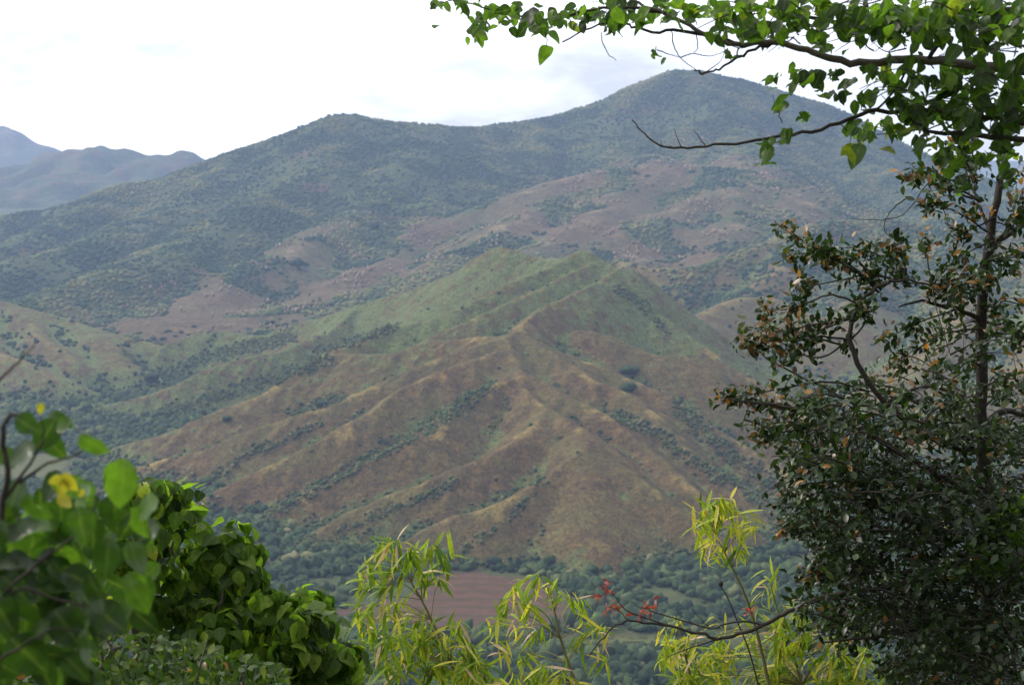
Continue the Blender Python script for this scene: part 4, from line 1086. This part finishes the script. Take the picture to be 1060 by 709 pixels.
# --- bamboo shoots -----------------------------------------------------------------
def bamboo(label, D, culm, tufts, tint, side=(), straw=3):
    b = P(culm[0][0], culm[0][1], D); b[2] = gz(b[0], D) - 0.1
    t = thing('bamboo', label, 'bamboo', b, 'bamboo shoots along the bottom edge')
    c = Tubes()
    pts = [b, P(culm[0][0] + 4, 1000, D)] + [P(q[0], q[1], D) for q in culm]
    c.add(pts, 0.016, 0.0025, 7, 5, 0.001)
    for s_ in side: px_tube(c, s_, D, 0.004, 0.0015, 0.0, 5, 0.001)
    BLf = Leaves(LANCE); SLf = Leaves(LANCE)
    for (cx, cy, n, l_) in tufts:
        y_ = D + rng.uniform(-0.3, 0.3)
        base = P(cx, cy, y_)
        # nearest culm point sends out a thin twig
        q = min(culm, key=lambda k: (k[0] - cx) ** 2 + (k[1] - cy - 25) ** 2)
        c.add([P(q[0], q[1], D), (P(q[0], q[1], D) + base) / 2 + np.array((0, 0, 0.05)), base], 0.003, 0.001, 4, 3)
        sd_ = rng.choice((-1, 1))
        n = int(n * 2.1); fan = rng.normal(0, 0.35)
        for i in range(n):
            f = i / max(1, n - 1)
            out = np.array((fan + rng.normal(0, 0.6), rng.normal(0, 0.5), 0))
            d = unit(out + np.array((0, 0, -0.7 + rng.normal(0, 0.45))))
            if rng.random() < 0.12: d = unit(out + np.array((0, 0, 0.5)))
            s = l_ / F * D * rng.uniform(0.5, 1.02)
            p = base + rv(0.02) + np.array((sd_ * 0.04 * (f - 0.5), 0, 0))
            (SLf if rng.random() < 0.018 * straw else BLf).add(p, d, unit(np.array((rng.normal(0, 0.5), -0.4, 0.9))), s, tint + 0.08 + rng.normal(0, 0.28))
    c.build('culm', M_culm, t)
    BLf.build('foliage', M_bamboo, t)
    if SLf.p: SLf.build('dry_leaves', M_strawleaf, t)
def tufts_along(cl, n, wx, wy, k, l_):
    out = []
    cl = np.array(cl, float)
    for _ in range(n):
        i = rng.integers(0, len(cl) - 1); f = rng.random()
        q = cl[i] * (1 - f) + cl[i + 1] * f
        out.append((q[0] + rng.normal(0, wx), q[1] + rng.normal(0, wy), k, l_))
    return out
bamboo('leafy yellow-green bamboo shoot with a spreading top in front of the ploughed field', 9.6,
    [(492, 740), (480, 709), (466, 686), (456, 662), (446, 640), (436, 620), (426, 603), (415, 585), (408, 572)],
    [(378, 590, 8, 38), (392, 575, 9, 38), (408, 562, 9, 36), (425, 570, 9, 38), (445, 566, 10, 40), (462, 578, 8, 38), (415, 590, 9, 38), (400, 605, 7, 36), (438, 592, 8, 36), (380, 605, 6, 34), (455, 598, 6, 30), (372, 632, 6, 34), (410, 625, 7, 34), (430, 640, 7, 36)]
    + tufts_along([(405, 630), (420, 660), (440, 690), (470, 709)], 30, 22, 10, 7, 34) + tufts_along([(450, 650), (480, 680), (500, 709)], 18, 14, 10, 7, 32), 0.45,
    [[(446, 640), (425, 645), (405, 655)], [(456, 662), (480, 670), (505, 680)]], 3)
bamboo('airy pale bamboo shoot with loose drooping leaf tufts, between the other shoots', 9.2,
    [(605, 745), (596, 709), (588, 685), (580, 660), (574, 632), (568, 612), (560, 598)],
    [(556, 596, 6, 34), (572, 602, 6, 34), (540, 606, 6, 34), (588, 618, 6, 32), (600, 622, 5, 30), (528, 622, 6, 36), (548, 628, 7, 34), (516, 640, 6, 34), (535, 650, 6, 34), (610, 645, 6, 34), (620, 652, 6, 34), (604, 660, 6, 34), (560, 650, 7, 32), (515, 665, 6, 34), (540, 680, 7, 34), (562, 690, 7, 34), (625, 685, 6, 34), (580, 700, 6, 30)]
    + tufts_along([(510, 690), (540, 709), (600, 712)], 14, 20, 8, 6, 32), 0.6, [[(580, 660), (600, 650), (612, 645)], [(588, 685), (560, 680), (538, 672), (520, 668)]], 3)
bamboo('slender bamboo with one golden plume of leaves above the bare bough', 9.0,
    [(805, 745), (796, 709), (786, 665), (776, 630), (766, 604), (758, 588), (750, 572), (742, 555)],
    [(728, 524, 8, 40), (742, 518, 9, 38), (755, 520, 8, 34), (745, 535, 10, 34), (725, 545, 7, 34), (758, 545, 7, 34), (772, 535, 7, 34), (782, 545, 6, 28), (740, 560, 7, 34), (760, 565, 6, 30), (728, 568, 5, 34), (745, 575, 5, 26)], 0.75,
    [[(742, 555), (735, 538), (728, 524)], [(742, 555), (750, 532), (742, 518)], [(750, 572), (765, 550), (776, 535)]], 2)
bamboo('bushy bamboo shoot with dense leaves under the dark tree', 9.3,
    [(838, 750), (830, 709), (822, 680), (812, 650), (803, 625), (798, 605)],
    [(800, 600, 6, 30), (795, 612, 5, 28), (782, 628, 5, 26), (812, 625, 6, 28)] + tufts_along([(700, 690), (740, 690), (800, 670), (850, 670), (900, 690)], 40, 16, 14, 7, 32) + tufts_along([(780, 700), (920, 712)], 30, 20, 10, 7, 32) + tufts_along([(800, 630), (815, 670)], 10, 14, 10, 6, 30), 0.55,
    [[(812, 650), (790, 665), (760, 680), (720, 692)], [(822, 680), (860, 675), (900, 690)]], 2)
bamboo('low bamboo tip with a few pale leaves below the bare bough', 9.1,
    [(720, 745), (716, 709), (710, 680), (704, 655), (702, 640)],
    [(700, 640, 5, 24), (715, 662, 5, 28), (695, 672, 6, 30), (725, 682, 6, 30), (738, 700, 7, 30), (705, 700, 6, 30), (690, 655, 4, 26), (742, 640, 3, 24)], 0.75, (), 7)

# --- thin dark stalk with a bud ------------------------------------------------------
D6 = 8.6
b0 = P(800, 745, D6); b0[2] = gz(b0[0], D6) - 0.05
t = thing('stalk', 'thin dark leaning stalk with a round seed head, crossing the bare bough', 'plant', b0)
s_ = Tubes(); s_.add([b0, P(800, 900, D6), P(792, 740, D6), P(785, 709, D6), P(775, 672, D6), P(764, 645, D6), P(755, 622, D6), P(746, 606, D6)], 0.006, 0.003, 6, 4); s_.build('stem', M_bark, t)
v, f = ICO2
mesh_obj('seed_head', v * np.array((0.014, 0.014, 0.017)) * (1 + 0.2 * (rng.random((len(v), 1)) - 0.5)) + P(746, 604, D6), f, M_bark, parent=t)

# --- bright green sapling behind the dark tree -----------------------------------------
D7 = 9.8
b0 = P(1050, 709, D7); b0[2] = gz(b0[0], D7) - 0.1
t = thing('shrub', 'fresh green sapling showing through the dark tree at the right edge', 'shrub', b0)
s_ = Tubes(); s_.add([b0, P(1052, 900, D7), P(1050, 700, D7), P(1046, 600, D7), P(1042, 520, D7)], 0.03, 0.005, 6, 4, 0.004); s_.build('stem', M_bark, t)
GL = Leaves(OVAL)
for a, b in sample_poly([(1000, 560), (1030, 530), (1050, 510), (1075, 510), (1075, 600), (1020, 600), (990, 590)], 420):
    GL.add(P(a, b, D7 - 1.9 + rng.uniform(-0.3, 0.3)), unit(rv()), UP + rv(0.6), rng.uniform(0.05, 0.08), 0.7 + rng.normal(0, 0.15))
GL.build('foliage', M_overleaf, t)

# ------------------------------------------------------------------ the air
def haze_box():
    x0, x1, y0, y1, z0, z1 = -7000, 7000, -300, 15000, -320, 1300
    V = np.array([(x, y, z) for z in (z0, z1) for y in (y0, y1) for x in (x0, x1)], float)
    Fc = np.array([(0, 2, 3, 1), (4, 5, 7, 6), (0, 1, 5, 4), (2, 6, 7, 3), (0, 4, 6, 2), (1, 3, 7, 5)])
    m, tt_ = new_mat('haze_air')
    pv = N(tt_, 'ShaderNodeVolumePrincipled')
    pv.inputs['Color'].default_value = (0.47, 0.63, 1.0, 1)
    pv.inputs['Density'].default_value = 5.4e-5
    pv.inputs['Anisotropy'].default_value = 0.2
    o_ = N(tt_, 'ShaderNodeOutputMaterial'); tt_.links.new(pv.outputs[0], o_.inputs['Volume'])
    o = mesh_obj('haze', V, Fc, m, smooth=False)
    o['kind'] = 'stuff'
haze_box()
